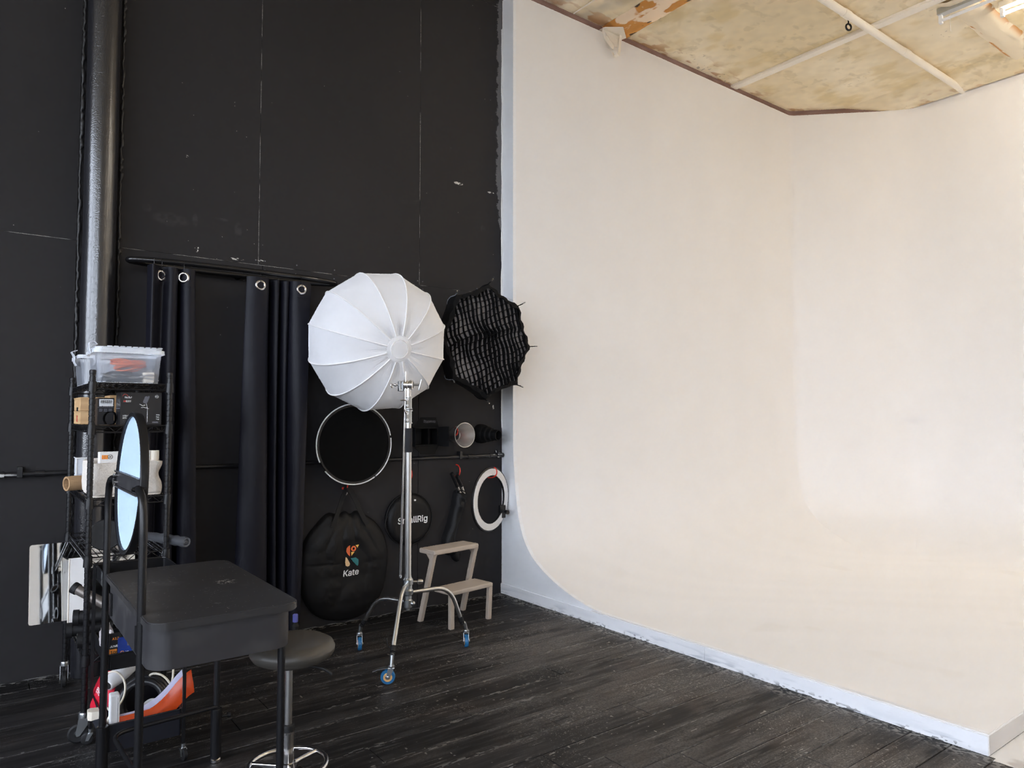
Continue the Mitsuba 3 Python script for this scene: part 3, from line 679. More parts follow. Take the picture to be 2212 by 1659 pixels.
# ---- black octagonal softbox with fabric grid
t = thing('grid_softbox', 'black octagonal softbox with a crumpled fabric egg-crate grid, beside the white lantern', 'softbox')
GC = np.array([-.440, -.41, 1.962]); GR = .412
rotg = math.radians(88)
vang = [rotg - 2 * PI * k / 8 for k in range(8)]
def gv(k, r=GR, y=0.0): return GC + np.array([r * .965 * math.cos(vang[k % 8]), y, r * 1.02 * math.sin(vang[k % 8])])
for k in range(8):
    g = []
    for s_ in np.linspace(0, 1, 14):            # front rim to the back ring, bowed like an umbrella
        yb = .31 * s_; rr = GR * (1 - (s_ ** 2.8)) + .08 * s_ ** 2.8
        g.append([gv(k, rr, yb) * (1 - q) + gv(k + 1, rr, yb) * q + (GC + (0, yb, 0) - (gv(k, rr, yb) + gv(k + 1, rr, yb)) / 2) * (.035 * math.sin(PI * q) * (1 - s_)) for q in np.linspace(0, 1, 9)])
    part(t, 'skin_panel', sheet(g, .002), M_BLKCLOTH, smooth=True)
    rod = np.array([gv(k, (GR + .004) * (1 - (s_ ** 2.8)) + .08 * s_ ** 2.8, .31 * s_) for s_ in np.linspace(0, 1, 16)])
    part(t, 'rod', tube(np.vstack([gv(k, GR + .02, -.045), rod]), .0035, 7), M_GREYPIPING if k in (5, 6, 7) else M_BLKMETAL, smooth=True)
    part(t, 'rod_tip', cyl(gv(k, GR + .018, -.035), gv(k, GR + .034, -.062), .0045, n=8), M_STEEL)
rimp = [GC]
front = sg.Polygon([tuple(GC[[0, 2]] + (gv(k) - GC)[[0, 2]] * .985) for k in range(8)])
scal = []
for k in range(8):
    a_, b_ = gv(k), gv(k + 1); m_ = (a_ + b_) / 2
    for q in np.linspace(0, 1, 13)[:-1]:
        p_ = a_ * (1 - q) + b_ * q; scal.append(tuple((p_ + (GC - m_) * .035 * math.sin(PI * q))[[0, 2]]))
scalp = sg.Polygon(scal)
part(t, 'diffuser', xz(scalp.buffer(-.006), GC[1] + .016, .002), M_DIFFGREY, smooth=False)
rim2 = np.array([(x, GC[1] - .012 + .012 * math.sin(i * 1.7), z) for i, (x, z) in enumerate(scal)])
part(t, 'rim_hem', sheet(np.stack([np.vstack([rim2, rim2[:1]]) + (0, .05, 0), np.vstack([rim2, rim2[:1]])], 1), .004), M_GRIDCLOTH, smooth=True)
inner = np.array([tuple(GC[[0, 2]] + (np.array(p_) - GC[[0, 2]]) * (.93 + .035 * math.sin(i_ * 1.3) * math.sin(i_ * .37))) for i_, p_ in enumerate(scal)])
part(t, 'face_hem', sheet(np.stack([np.vstack([rim2, rim2[:1]]), np.vstack([np.c_[inner[:, 0], np.full(len(inner), GC[1] - .02), inner[:, 1]], [[inner[0, 0], GC[1] - .02, inner[0, 1]]]])], 1), .003), M_GRIDCLOTH, smooth=True)
def warp(p):
    p = np.asarray(p, float); q = np.c_[p[:, 0] * 9, p[:, 1] * 0, p[:, 2] * 9]
    o = p.copy()
    o[:, 0] += .022 * (meshkit.noise(q, 1) - .5) + .005 * np.sin(p[:, 2] * 21 + p[:, 0] * 6)
    o[:, 2] += .024 * (meshkit.noise(q, 2) - .5) + .004 * np.sin(p[:, 0] * 17)
    fold = np.exp(-((p[:, 2] - GC[2] - .05 - .28 * (p[:, 0] - GC[0])) / .035) ** 2)
    o[:, 1] -= .010 * fold + .02 * (meshkit.noise(q * .7, 3) - .5)
    o[:, 0] += .012 * fold
    return o
hullp = scalp.buffer(-.012)
for fam, (dirv, depth) in enumerate((((-.24, 1.0), .028), ((1.0, .40), .018))):
    d_ = nrm(dirv); n_ = np.array([-d_[1], d_[0]]) if fam else np.array([d_[1], -d_[0]])
    for i, o_ in enumerate(np.arange(-.40, .41, .0375 if fam == 0 else .043)):
        c_ = GC[[0, 2]] + n_ * o_
        seg = sg.LineString([c_ - d_ * .6, c_ + d_ * .6]).intersection(hullp)
        if seg.is_empty or seg.geom_type != 'LineString' or seg.length < .06: continue
        L_ = seg.length; pts = np.array([seg.interpolate(s_).coords[0] for s_ in np.linspace(0, L_, max(6, int(L_ / .018)))])
        base = warp(np.c_[pts[:, 0], np.full(len(pts), GC[1]), pts[:, 1]])
        lean = .010 * (meshkit.noise(np.c_[pts * 12, np.full(len(pts), i + 50 * fam)]) - .5)
        back_, frnt = base.copy(), base.copy()
        back_[:, 1] = GC[1] + .013; frnt[:, 1] -= depth * .42
        frnt[:, 0] += lean; frnt[:, 2] += lean
        part(t, 'grid_strap', sheet(np.stack([back_, frnt], 1), .0045 if fam == 0 else .003), M_GRIDCLOTH, smooth=True)
part(t, 'speed_ring', lathe([(.075, 0), (.09, 0), (.09, .05), (.06, .05), (.06, 0)], GC + (0, .35, 0), (0, -1, 0), 28), M_BLKMETAL)
part(t, 'wall_mount', cat(cyl((GC[0], GC[1] + .34, GC[2] + .07), (GC[0], .0, GC[2] + .07), .011, n=10), rbox(GC[0] - .03, GC[0] + .03, -.012, 0, GC[2], GC[2] + .14, .003, 0)), M_BLKMETAL)
part(t, 'tag_text', text('SR', .024, (-.840, -.36, 2.075), (.30, .55, .35), (-.4, -.1, .9), .001), M_PRINTW, smooth=False, label='small white lettering')

# ---- beauty dish with honeycomb
t = thing('honeycomb_dish', 'round dish with fine black honeycomb and a thin white rim, low behind the white lantern', 'reflector')
DC = np.array([-1.352, -.155, 1.225]); DR = .272
part(t, 'bowl', lathe([(.06, .0), (.075, .02), (.16, .06), (.235, .105), (DR, .155), (DR - .004, .155), (.232, .110)], (DC[0], -.005, DC[2]), (0, -1, 0), 56), M_BLKMETAL, smooth=True)
part(t, 'honeycomb', lathe([(0, .004), (DR - .016, .004), (DR - .016, -.004)], DC, (0, -1, 0), 64), M_COMB, smooth=False)
part(t, 'inner_rim', lathe([(DR - .020, .0), (DR - .018, .008), (DR - .006, .009), (DR - .004, 0)], DC, (0, -1, 0), 64), M_BLKMETAL)
for a0, a1 in ((-55, 8), (12, 205), (220, 303)):
    a_ = np.radians(np.linspace(a0, a1, 40))
    part(t, 'white_rim', tube(np.c_[DC[0] + DR * np.cos(a_), np.full(40, DC[1] - .006), DC[2] + DR * np.sin(a_)], .0048, 8), M_WHITERING, smooth=True, label='thin white rim with gaps')

# ---- barn-door softbox, silver reflector, snoot
t = thing('barn_door_modifier', 'matt black barn-door light shaper with open flaps on the wall behind the chrome stand', 'barn door')
bx0, bx1, bz0, bz1 = -.875, -.665, 1.195, 1.335
by = -.115
part(t, 'frame', cat(rbox(bx0, bx1, by, 0, bz1 - .012, bz1, .002, 0), rbox(bx0, bx1, by, 0, bz0, bz0 + .012, .002, 0), rbox(bx0, bx0 + .012, by, 0, bz0, bz1, .002, 0), rbox(bx1 - .012, bx1, by, 0, bz0, bz1, .002, 0)), M_FLAP)
part(t, 'back', box(bx0, bx1, -.012, 0, bz0, bz1), M_DARKHOLE)
part(t, 'divider', rbox(-.752, -.747, by + .003, -.012, bz0 + .01, bz1 - .01, .001, 0), M_FLAP)
part(t, 'flap', sheet([[(bx0, by, bz1), (bx1, by, bz1)], [(bx0 + .045, by - .02, bz1 + .07), (bx1 - .035, by - .02, bz1 + .07)]], .003), M_FLAP)
part(t, 'flap', sheet([[(bx0, by, bz0), (bx1, by, bz0)], [(bx0 + .045, by - .03, bz0 - .055), (bx1 - .05, by - .03, bz0 - .055)]], .003), M_FLAP)
part(t, 'flap', sheet([[(bx1, by, bz0), (bx1, by, bz1)], [(bx1 + .035, by - .09, bz0 - .004), (bx1 + .035, by - .09, bz1 + .004)]], .003), M_FLAP)
part(t, 'flap', sheet([[(bx0, by, bz0), (bx0, by, bz1)], [(bx0 - .035, by - .09, bz0), (bx0 - .035, by - .09, bz1)]], .003), M_FLAP)
part(t, 'lettering', text('SmallRig', .018, (-.70, by - .017, bz1 + .048), (-1, 0, .0), (0, .27, -.96), .001), M_PRINTG, smooth=False, label='upside-down grey lettering')
wall_hook(-.868, 1.29, 'red hook inside the black barn-door shaper', .04, .07)

t = thing('silver_reflector', 'small shiny silver bowl reflector mounted on the black wall', 'reflector')
BC = np.array([-.470, -.005, 1.270])
part(t, 'bowl', lathe([(.047, .004), (.052, .02), (.066, .07), (.082, .12), (.092, .155), (.0905, .157), (.079, .119), (.063, .07), (.048, .022), (.044, .006)], BC, (.05, -1, .02), 48), M_SILVER, smooth=True)
part(t, 'rim', torus(BC + nrm((.05, -1, .02)) * .156, (.05, -1, .02), .092, .003, 44, 8), M_STEEL)
part(t, 'back_opening', lathe([(0, .012), (.046, .012), (.046, .004)], BC, (.05, -1, .02), 30), M_DARKHOLE)
part(t, 'neck_ring', torus(BC + (0, -.024, 0), (.05, -1, .02), .049, .0025, 30, 8), M_STEEL)
wall_hook(-.462, 1.298, 'red hook showing inside the silver bowl reflector', .03, .06)

t = thing('snoot', 'black conical snoot sticking out of the black wall near the white end panel', 'snoot')
SC, SA = np.array([-.225, -.0, 1.278]), nrm((.28, -1, -.06))
part(t, 'cone', lathe([(.074, .0), (.076, .03), (.070, .06), (.062, .07), (.060, .10), (.052, .11), (.050, .14), (.043, .15), (.041, .20), (.036, .20), (.036, .1)], SC, SA, 36), M_FLAP, smooth=30)
part(t, 'opening', lathe([(0, .15), (.036, .15), (.036, .149)], SC, SA, 24), M_DARKHOLE)

# ---- white ring
t = thing('ring_plate', 'white ring with a black backing hanging from a red hook beside the white end panel', 'ring')
RA = nrm((.35, -.94, -.02)); RC = np.array([-.228, -.178, .776])
part(t, 'front_ring', lathe([(.186, -.002), (.186, .002), (.189, .003), (.232, .003), (.236, .001), (.236, -.002)], RC, RA, 64), M_WHITERING, smooth=30)
part(t, 'backing', lathe([(.180, -.014), (.181, -.002), (.186, -.001), (.243, -.001), (.2485, -.006), (.2485, -.014), (.180, -.014)], RC, RA, 64), M_BLKMETAL, smooth=30)
part(t, 'control_knob', cat(cyl(RC + (.155, .055 - .03, -.11), RC + (.155, .055 - .06, -.11), .016, n=14), rbox(RC[0] + .12, RC[0] + .175, RC[1] + .05, RC[1] + .075, RC[2] - .16, RC[2] - .06, .004, 0)), M_BLKMETAL)
t = thing('wall_hook', 'red hook over the top of the white ring', 'hook')
hx, hz = RC[0] + .02, RC[2] + .21
part(t, 'arm', tube(smoothpath([(hx - .01, 0, hz - .045), (hx - .01, -.09, hz - .045), (hx, -.17, hz - .042), (hx + .006, -.205, hz - .02), (hx + .006, -.208, hz + .015), (hx, -.185, hz + .034)], 40), .0048, 10), M_RED, smooth=True)
part(t, 'collar', cyl((hx - .01, 0, hz - .05), (hx - .01, -.012, hz - .05), .008, n=12), M_RED)

# ---- big round drawstring bag
FA, FB, FC = (1, 0, 0), (0, 0, 1), (0, -1, 0)
t = thing('drawstring_bag', 'big round black drawstring bag with a colourful logo, resting on the floor against the wall', 'bag')
KX = -1.345
outl = [(-.115, .755), (-.20, .70), (-.285, .60), (-.325, .47), (-.335, .36), (-.30, .20), (-.215, .08), (-.10, .025), (0, .012), (.11, .022), (.21, .075), (.285, .19), (.315, .33), (.32, .45), (.285, .58), (.20, .685), (.12, .735), (.06, .752), (.03, .735), (.0, .757), (-.05, .742)]
ko = smoothpath([(x, z) for x, z in outl], 160, closed=True)
def kwr(x, z):
    r = np.hypot(x, z - .80); a = np.arctan2(x, .82 - z)
    fold = np.abs(np.sin(a * 9 + 2.2 * meshkit.noise(np.c_[a * 3, r * 5, 0 * a]))) ** .7 * np.exp(-r * 2.4) * .030
    crease = .016 * np.abs(meshkit.noise(np.c_[x * 9 + z * 4, z * 5, 0 * x + 2]) - .5) + .018 * np.abs(meshkit.noise(np.c_[x * 6 - z * 5, z * 11, 0 * x + 7]) - .5) + .008 * np.abs(meshkit.noise(np.c_[x * 25 + z * 12, z * 19, 0 * x + 5]) - .5)
    line = -.008 * np.exp(-((z - .41 + .03 * x) / .006) ** 2) * (x < .02)
    flat = 1 - .92 * np.exp(-((x - .01) / .10) ** 4 - ((z - .40) / .15) ** 4)
    return fold * (.25 + .75 * flat) + (crease + line) * flat
km = pillow(ko, .058, .16, .009, kwr)
part(t, 'body', place(km, FA, FB, FC, (KX, -.006, 0)), M_BAG, smooth=True)
for sx, x1 in ((-1, -.085), (1, .09)):
    p_ = [(-1.367, -.075, .935), (KX + x1 * .45 - .005, -.055, .86), (KX + x1, -.06, .745), (KX + x1 * 1.35 + .012 * sx, -.075, .66)]
    part(t, 'strap', ribbon(smoothpath(p_, 24), (1, .15, .45 * sx), .034, .003), M_BLKCLOTH)
LY = -.0805
def lg(poly, mat): part(t, 'logo_piece', xz(shapely.affinity.translate(shapely.affinity.scale(poly, .001, .001, origin=(0, 0)), KX + .010, .405), LY, .0012), mat, smooth=False)
import shapely.affinity
half = sg.Point(-4, 92).buffer(36, 32).intersection(sg.box(-45, 48, -8, 140))
lg(sg.Polygon([(-8, 128), (-8, 52), (-24, 66), (-36, 88), (-34, 108), (-22, 122)]).buffer(3).buffer(-3), M_LOGO1)
lg(sg.Point(18, 102).buffer(19, 24).difference(sg.Point(18, 102).buffer(8, 20)), M_LOGO1)
lg(sg.Polygon([(32, 124), (58, 126), (46, 104), (41, 112)]), M_LOGO2)
lg(sg.Polygon([(0, 82), (26, 80), (2, 54)]), M_LOGO2)
lg(sg.Polygon([(-38, 50), (-28, 40), (-8, 2), (-12, -10), (-24, -14), (-38, -6), (-42, 16)]).buffer(4).buffer(-3), M_LOGO3)
lg(sg.Polygon([(-2, 38), (34, 40), (54, 24), (54, -4), (48, -18), (20, 10)]).buffer(4).buffer(-3), M_LOGO4)
part(t, 'lettering', text('Kate', .040, (KX + .010, LY, .328), (1, 0, .04), (0.10, 0, 1), .0012, True, True), M_PRINTW, smooth=False, label='white lettering')

# ---- round reflector bag
t = thing('reflector_bag', 'smaller round black zip bag with white lettering, on the wall behind the chrome stand column', 'bag')
ro = [(.19 * math.cos(a), .19 * math.sin(a)) for a in np.linspace(0, 2 * PI, 120)[:-1]]
part(t, 'body', place(pillow(ro, .05, .05, .009, lambda x, z: .006 * (meshkit.noise(np.c_[x * 11, z * 11, 0 * x]) - .5)), FA, FB, FC, (-.857, -.002, .662)), M_BAG, smooth=True)
part(t, 'zip', torus((-.857, -.028, .662), (0, 1, 0), .190, .004, 60, 6), M_BLKCLOTH)
part(t, 'loop', ribbon(smoothpath([(-.87, -.03, .845), (-.868, -.05, .90), (-.868, -.06, .945), (-.862, -.03, .90), (-.862, -.02, .845)], 20), (1, 0, .1), .018, .002), M_BLKCLOTH)
part(t, 'lettering', text('SmallRig', .044, (-.845, -.0585, .640), (1, 0, .02), (0, 0, 1), .001, True, True), M_PRINTW, smooth=False, label='white lettering')
part(t, 'side_handle', tube(smoothpath([(-1.035, -.03, .70), (-1.058, -.04, .64), (-1.035, -.03, .58)], 16), .006, 8), M_BLKCLOTH)
part(t, 'label_tab', rbox(-.835, -.82, -.058, -.05, .795, .807, .001, 0), M_PRINTW)

# ---- tripod bag
t = thing('tripod_bag', 'slim black tripod bag with two leg ends poking out, hanging left of the white ring', 'bag')
bo = smoothpath([(-.455, .845), (-.375, .83), (-.385, .70), (-.43, .58), (-.455, .44), (-.455, .37), (-.50, .355), (-.55, .385), (-.57, .45), (-.54, .56), (-.50, .68), (-.475, .79)], 120, closed=True)
part(t, 'body', place(pillow(bo, .07, .05, .008, lambda x, z: .016 * (meshkit.noise(np.c_[x * 20, z * 12, 0 * x]) - .5) + .008 * np.sin(z * 70 + x * 40) * np.exp(-((z - .76) / .06) ** 2)), FA, FB, FC, (0, -.004, 0)), M_BAG, smooth=True)
part(t, 'drawstring', tube(smoothpath([(-.46, -.05, .83), (-.42, -.085, .845), (-.375, -.05, .83), (-.41, -.03, .86), (-.46, -.05, .83)], 30), .004, 6), M_BLKCLOTH)
for (x0, x1, dz, top) in ((-.415, -.525, 0, .985), (-.385, -.475, -.01, .965)):
    part(t, 'tripod_leg', cat(cyl((x0, -.05, .80), (x0 + (x1 - x0) * .5, -.062, .893), .010, n=12), cyl((x0 + (x1 - x0) * .42, -.062, .88), (x1, -.075, top), .0145, n=12)), M_BLKMETAL)
    part(t, 'leg_collar', cyl((x0 + (x1 - x0) * .12, -.053, .822), (x0 + (x1 - x0) * .42, -.06, .876), .0108, n=12), M_STEEL, label='bright metal section')
part(t, 'loop', tube(smoothpath([(-.475, -.07, .945), (-.462, -.06, .985), (-.455, -.05, .963), (-.47, -.05, .94)], 16), .003, 6), M_BLKCLOTH)
part(t, 'tail', place(pillow(smoothpath([(-.49, .40), (-.43, .46), (-.405, .36), (-.43, .30), (-.475, .33)], 40, closed=True), .03, .03, .008), FA, FB, FC, (0, -.004, 0)), M_BAG, smooth=True)

# ================================================================== CHROME STAND
t = thing('chrome_stand', 'chrome studio stand on three blue-tyred castors in front of the white lantern softbox', 'light stand')
SX, SY = -1.372, -.95
def col(z0, z1, r, mat, name='column', n=24, lab=None):
    tx = lambda z: (SX - .016 * (z - .35), SY - .022 * (z - .35) , z)
    return part(t, name, cyl(tx(z0), tx(z1), r, n=n), mat, label=lab)
CX = lambda z: np.array((SX - .016 * (z - .35), SY - .022 * (z - .35), z))
col(.30, 1.22, .0185, M_STEEL)
col(1.205, 1.345, .0225, M_FOAM, 'grip_sleeve', lab='black foam sleeve')
col(1.34, 1.385, .0165, M_STEEL, 'riser')
for z0, z1 in ((1.372, 1.452), (1.456, 1.53)):
    a_, b_ = CX(z0), CX(z1)
    part(t, 'locking_sleeve', cat(cyl(a_, b_, .020, n=24), cyl(CX(z1 - .008), CX(z1), .0245, n=24), cyl(CX(z0), CX(z0 + .006), .0235, n=24), rbox(a_[0] - .026, a_[0] - .008, a_[1] - .022, a_[1] - .010, z0 + .004, z1 - .004, .003, 0)), M_GALV)
    for z in (z0 + .022, z0 + .058):
        c = CX(z)
        part(t, 'clamp_bolt', cat(cyl(c + (-.018, -.016, 0), c + (-.024, -.030, 0), .0075, n=12), cyl(c + (-.024, -.030, 0), c + (-.0252, -.0332, 0), .004, n=6)), M_CHROME)
c = CX(1.425); part(t, 'lever', tube(smoothpath([c + (-.02, -.018, 0), c + (-.034, -.028, .012), c + (-.045, -.03, .03)], 10), [.006] * 5 + [.0045] * 5, 8), M_CHROME)
c = CX(1.505); part(t, 'lever', tube(smoothpath([c + (-.02, -.02, 0), c + (-.045, -.02, .003), c + (-.06, -.012, .002)], 10), .0045, 8), M_CHROME)
col(1.52, 1.575, .0165, M_CHROME, 'riser')
# grip head
c = CX(1.598); ga = nrm((.80, -.60, 0))
part(t, 'grip_head', cat(lathe([(0, -.030), (.026, -.030), (.030, -.026), (.030, -.006), (.026, -.002), (.026, .002), (.030, .006), (.030, .022), (.022, .028), (0, .030)], c, ga, 32), cyl(c - NZ * .034, c - NZ * .02, .017, n=20)), M_CHROME, smooth=30)
part(t, 'tee_knob', cat(cyl(c + ga * .028, c + ga * .064, .006, n=12), lathe([(0, -.036), (.005, -.034), (.0075, -.02), (.0065, 0), (.0075, .02), (.005, .034), (0, .036)], c + ga * .068, (ga * .25 + NZ), 14)), M_GALV, smooth=30)
ac = c - ga * .043
part(t, 'arm_clamp', rbox(ac[0] - .018, ac[0] + .013, ac[1] - .012, ac[1] + .016, ac[2] - .038, ac[2] + .022, .004, 1), M_GALV, smooth=30)
part(t, 'arm_clamp_knob', cat(cyl(ac - ga * .01, ac - ga * .052, .0045, n=10), cyl(ac - ga * .03, ac - ga * .04, .009, n=12), tube(smoothpath([ac - ga * .05 + NZ * .004, ac - ga * .058, ac - ga * .052 - NZ * .018], 8), .005, 8)), M_CHROME)
at, ab = np.array((-1.414, -.985, 1.668)), np.array((-1.410, -.925, .488))
ad = nrm(ab - at)
part(t, 'grip_arm', cat(cyl(at + ad * .03, ab, .0075, n=16), cyl(at, at + ad * .032, .0062, n=14), cyl(at - ad * .008, at + ad * .002, .0045, n=10)), M_CHROME)
part(t, 'arm_tip', lathe([(0, -.002), (.009, 0), (.010, .010), (.0075, .018)], ab, (0, 0, -1), 16), M_CHROME, label='knurled end of the hanging arm')
# hub
part(t, 'hub', cat(lathe([(.024, .30), (.026, .305), (.026, .345), (.022, .35), (.022, .37), (.030, .378), (.032, .40), (.024, .41), (.024, .43), (.030, .436), (.030, .462), (.021, .474), (.019, .485)], (SX, SY, 0), (0, 0, 1), 28), cyl((SX, SY, .285), (SX, SY, .305), .010, n=12), ball((SX + .02, SY - .02, .325), .016)), M_GALV, smooth=30)
part(t, 'hub_knob', cat(cyl((SX, SY, .448), (SX + .062, SY - .02, .446), .0075, n=12), lathe([(.008, 0), (.015, .006), (.016, .022), (.010, .034), (0, .037)], (SX + .05, SY - .018, .446), (.95, -.3, 0), 18)), M_CHROME)
def stand_leg(foot, zh, bend, face, brake):
    foot = np.array(foot, float); d = foot[:2] - (SX, SY); L = np.linalg.norm(d); d /= L
    p3 = lambda r, z: np.array((SX + d[0] * r, SY + d[1] * r, z))
    pts = fillet([p3(.012, zh), p3(L * bend, zh - .004), p3(L * .90, .175)], .12, 12)
    k = part(t, 'leg', tube(pts, .0125, 18), M_STEEL, smooth=True)
    e = pts[-1]; dd = nrm(pts[-1] - pts[-2])
    a1 = e - dd * .012
    part(k, 'leg_sleeve', cat(cyl(a1, a1 + dd * .030, .0150, n=18), cyl(a1 + dd * .034, a1 + dd * .05, .0145, n=18)), M_RUBBER, label='black clamp sleeve')
    q = np.array((e[0] + dd[0] * .03, e[1] + dd[1] * .03, .118))
    q[:2] = foot[:2] - np.array(face[:2]) * .0 + 0
    q0 = a1 + dd * .045
    part(k, 'stem', cat(cyl(q0, (q0 + q) / 2 + (0, 0, .012), .0125, n=16), cyl((foot[0], foot[1], .098), (q0 + q) / 2 + (0, 0, .014), .0115, n=16), lathe([(.0, .100), (.018, .100), (.020, .092), (.017, .084), (0, .084)], (foot[0], foot[1], 0), (0, 0, 1), 24)), M_GALV)
    f = nrm(face); sd = np.cross(NZ, f); wc = np.array((foot[0], foot[1], .0385)) + f * .018
    for s_ in (-1, 1):
        plate = sg.Polygon([(-.016, .088), (.016, .088), (.026, .045), (.026, .030), (.012, .030), (.0, .052)])
        m = trimesh.creation.extrude_polygon(plate, .0022, engine='earcut')
        part(k, 'fork', place(m, f, NZ, np.cross(f, NZ), np.array((foot[0], foot[1], 0)) + sd * (s_ * .0155) + (.0, 0, 0)), M_GALV, smooth=False)
    part(k, 'fork_top', rbox(-.018, .018, -.018, .018, .083, .088, .002, 0).apply_transform(trimesh.transformations.rotation_matrix(math.atan2(f[1], f[0]), NZ)).apply_translation((foot[0], foot[1], 0)), M_GALV, smooth=False)
    if brake:
        part(k, 'brake_pedal', sheet(np.array([[np.array((foot[0], foot[1], .086)) + f * r_ + sd * w_ + NZ * z_ for w_ in (-.016, .016)] for r_, z_ in ((-.0, .0), (.045, -.002), (.07, -.006), (.098, -.016))]), .003), M_GALV)
    part(k, 'tyre', lathe([(.0235, -.0112), (.036, -.0112), (.0385, -.007), (.0385, .007), (.036, .0112), (.0235, .0112)], wc, sd, 40), M_BLUEW, smooth=30, label='blue castor tyre')
    part(k, 'wheel_hub', lathe([(.012, -.0120), (.0235, -.0120), (.0245, 0), (.0235, .0120), (.012, .0120)], wc, sd, 36), M_TANHUB, smooth=30, label='tan wheel disc')
    part(k, 'axle', cat(lathe([(0, -.0140), (.010, -.0140), (.0130, -.0120), (.0130, .0120), (.010, .0140), (0, .0140)], wc, sd, 28), cyl(wc - sd * .021, wc + sd * .021, .0055, n=12)), M_CHROME, smooth=30)
    return k, a1, dd
stand_leg((-1.512, -.604, 0), .335, .62, (-.36, -.93, 0), False)
k, a1, dd = stand_leg((-1.622, -1.230, 0), .440, .42, (-.86, .51, 0), True)
part(k, 'clamp_lever', tube([a1 + dd * .01 + (-.014, .004, 0), a1 + (-.028, .010, .0), a1 + (-.036, .014, .045)], .0038, 8), M_RUBBER)
stand_leg((-.962, -.946, 0), .385, .70, (-.48, -.88, 0), False)

# ================================================================== STEP STOOL
t = thing('step_stool', 'beige two-step plastic stool standing between the chrome stand and the white cove end', 'step stool')
def slab(x0, x1, y0, y1, z0, z1, r): return rbox(x0, x1, y0, y1, z0, z1, r, 2)
SR = np.eye(4); _a = math.radians(9); SR[:2, :2] = [[math.cos(_a), -math.sin(_a)], [math.sin(_a), math.cos(_a)]]; SR[:2, 3] = (-.70, -.42)
def sp(name, m): m = m.copy(); m.apply_transform(SR); part(t, name, m, M_BEIGE)
sp('top_step', slab(-.207, .207, -.012, .158, .468, .502, .010))
sp('lower_step', slab(-.194, .194, -.172, .018, .222, .252, .010))
def leg(pts, w, d):
    ms = []
    for a_, b_ in zip(pts, pts[1:]):
        V = np.vstack([np.asarray(p_) + np.array([[sx * w / 2, sy * d / 2, 0]]) + trimesh.creation.icosphere(1).vertices * (.006, .006, .0001 if p_[2] < .01 else .006) for p_ in (a_, b_) for sx in (-1, 1) for sy in (-1, 1)])
        ms.append(trimesh.convex.convex_hull(V))
    return cat(*ms)
for s_ in (-1, 1):
    sp('rear_leg', leg([(s_ * .196, .150, .0002), (s_ * .192, .012, .482)], .020, .026))
    sp('front_leg', leg([(s_ * .172, -.146, .0002), (s_ * .178, -.152, .238)], .022, .020))
    sp('side_rail', leg([(s_ * .186, .085, .236), (s_ * .178, .0, .236)], .014, .014))
    sp('gusset', trimesh.convex.convex_hull(np.array([(s_ * .193 + q * .014, y_, z_) for q in (-1, 1) for y_, z_ in ((.075, .47), (-.008, .47), (.020, .42), (.030, .42))])))

# ================================================================== WIRE RACK
t = thing('wire_rack', 'tall black wire shelving rack on castors standing against the black wall', 'shelving rack')
RX0, RX1, RY0, RY1 = -3.008, -2.692, -1.03, -.22
posts = [(RX0, RY0), (RX1, RY0), (RX0, RY1), (RX1, RY1)]
def rack_post(x, y):
    pr = []
    for z in np.arange(.122, 1.60, .0254):
        pr += [(.0125, z), (.0125, z + .0205), (.0108, z + .0215), (.0108, z + .0245)]
    pr += [(.0125, 1.602), (.0135, 1.604), (.0135, 1.618), (.011, 1.621), (0, 1.621)]
    return lathe(pr, (x, y, 0), (0, 0, 1), 18)
for x, y in posts: part(t, 'post', rack_post(x, y), M_BLKMETAL, smooth=30)
levels = [1.565, 1.372, 1.046, .792, .365]
for z in levels:
    ms = []
    for zz_ in (z - .002, z - .030):
        r_ = .0032
        for (x0, y0), (x1, y1) in (((RX0, RY0), (RX1, RY0)), ((RX0, RY1), (RX1, RY1)), ((RX0, RY0), (RX0, RY1)), ((RX1, RY0), (RX1, RY1))):
            ms.append(cyl((x0, y0, zz_), (x1, y1, zz_), r_, n=8))
    def zig(p, q, n):
        p, q = np.array(p), np.array(q)
        pts = [p + (q - p) * i / (2 * n) + (0, 0, (-.003 if i % 2 == 0 else -.029)) for i in range(2 * n + 1)]
        return tube(pts, .0022, 6)
    ms += [zig((RX0, RY0, z), (RX1, RY0, z), 5), zig((RX0, RY1, z), (RX1, RY1, z), 5), zig((RX0, RY0, z), (RX0, RY1, z), 14), zig((RX1, RY0, z), (RX1, RY1, z), 14)]
    for x in np.linspace(RX0 + .02, RX1 - .02, 13): ms.append(cyl((x, RY0, z - .002), (x, RY1, z - .002), .0018, n=6))
    for y in np.linspace(RY0 + .12, RY1 - .12, 4): ms.append(cyl((RX0, y, z - .006), (RX1, y, z - .006), .0026, n=6))
    k = part(t, 'shelf', cat(*ms), M_BLKMETAL, smooth=30)
    for x, y in posts:
        part(k, 'sleeve', lathe([(.0128, z - .040), (.0185, z - .040), (.0165, z + .004), (.0128, z + .004)], (x, y, 0), (0, 0, 1), 18), M_BLKMETAL, smooth=30)
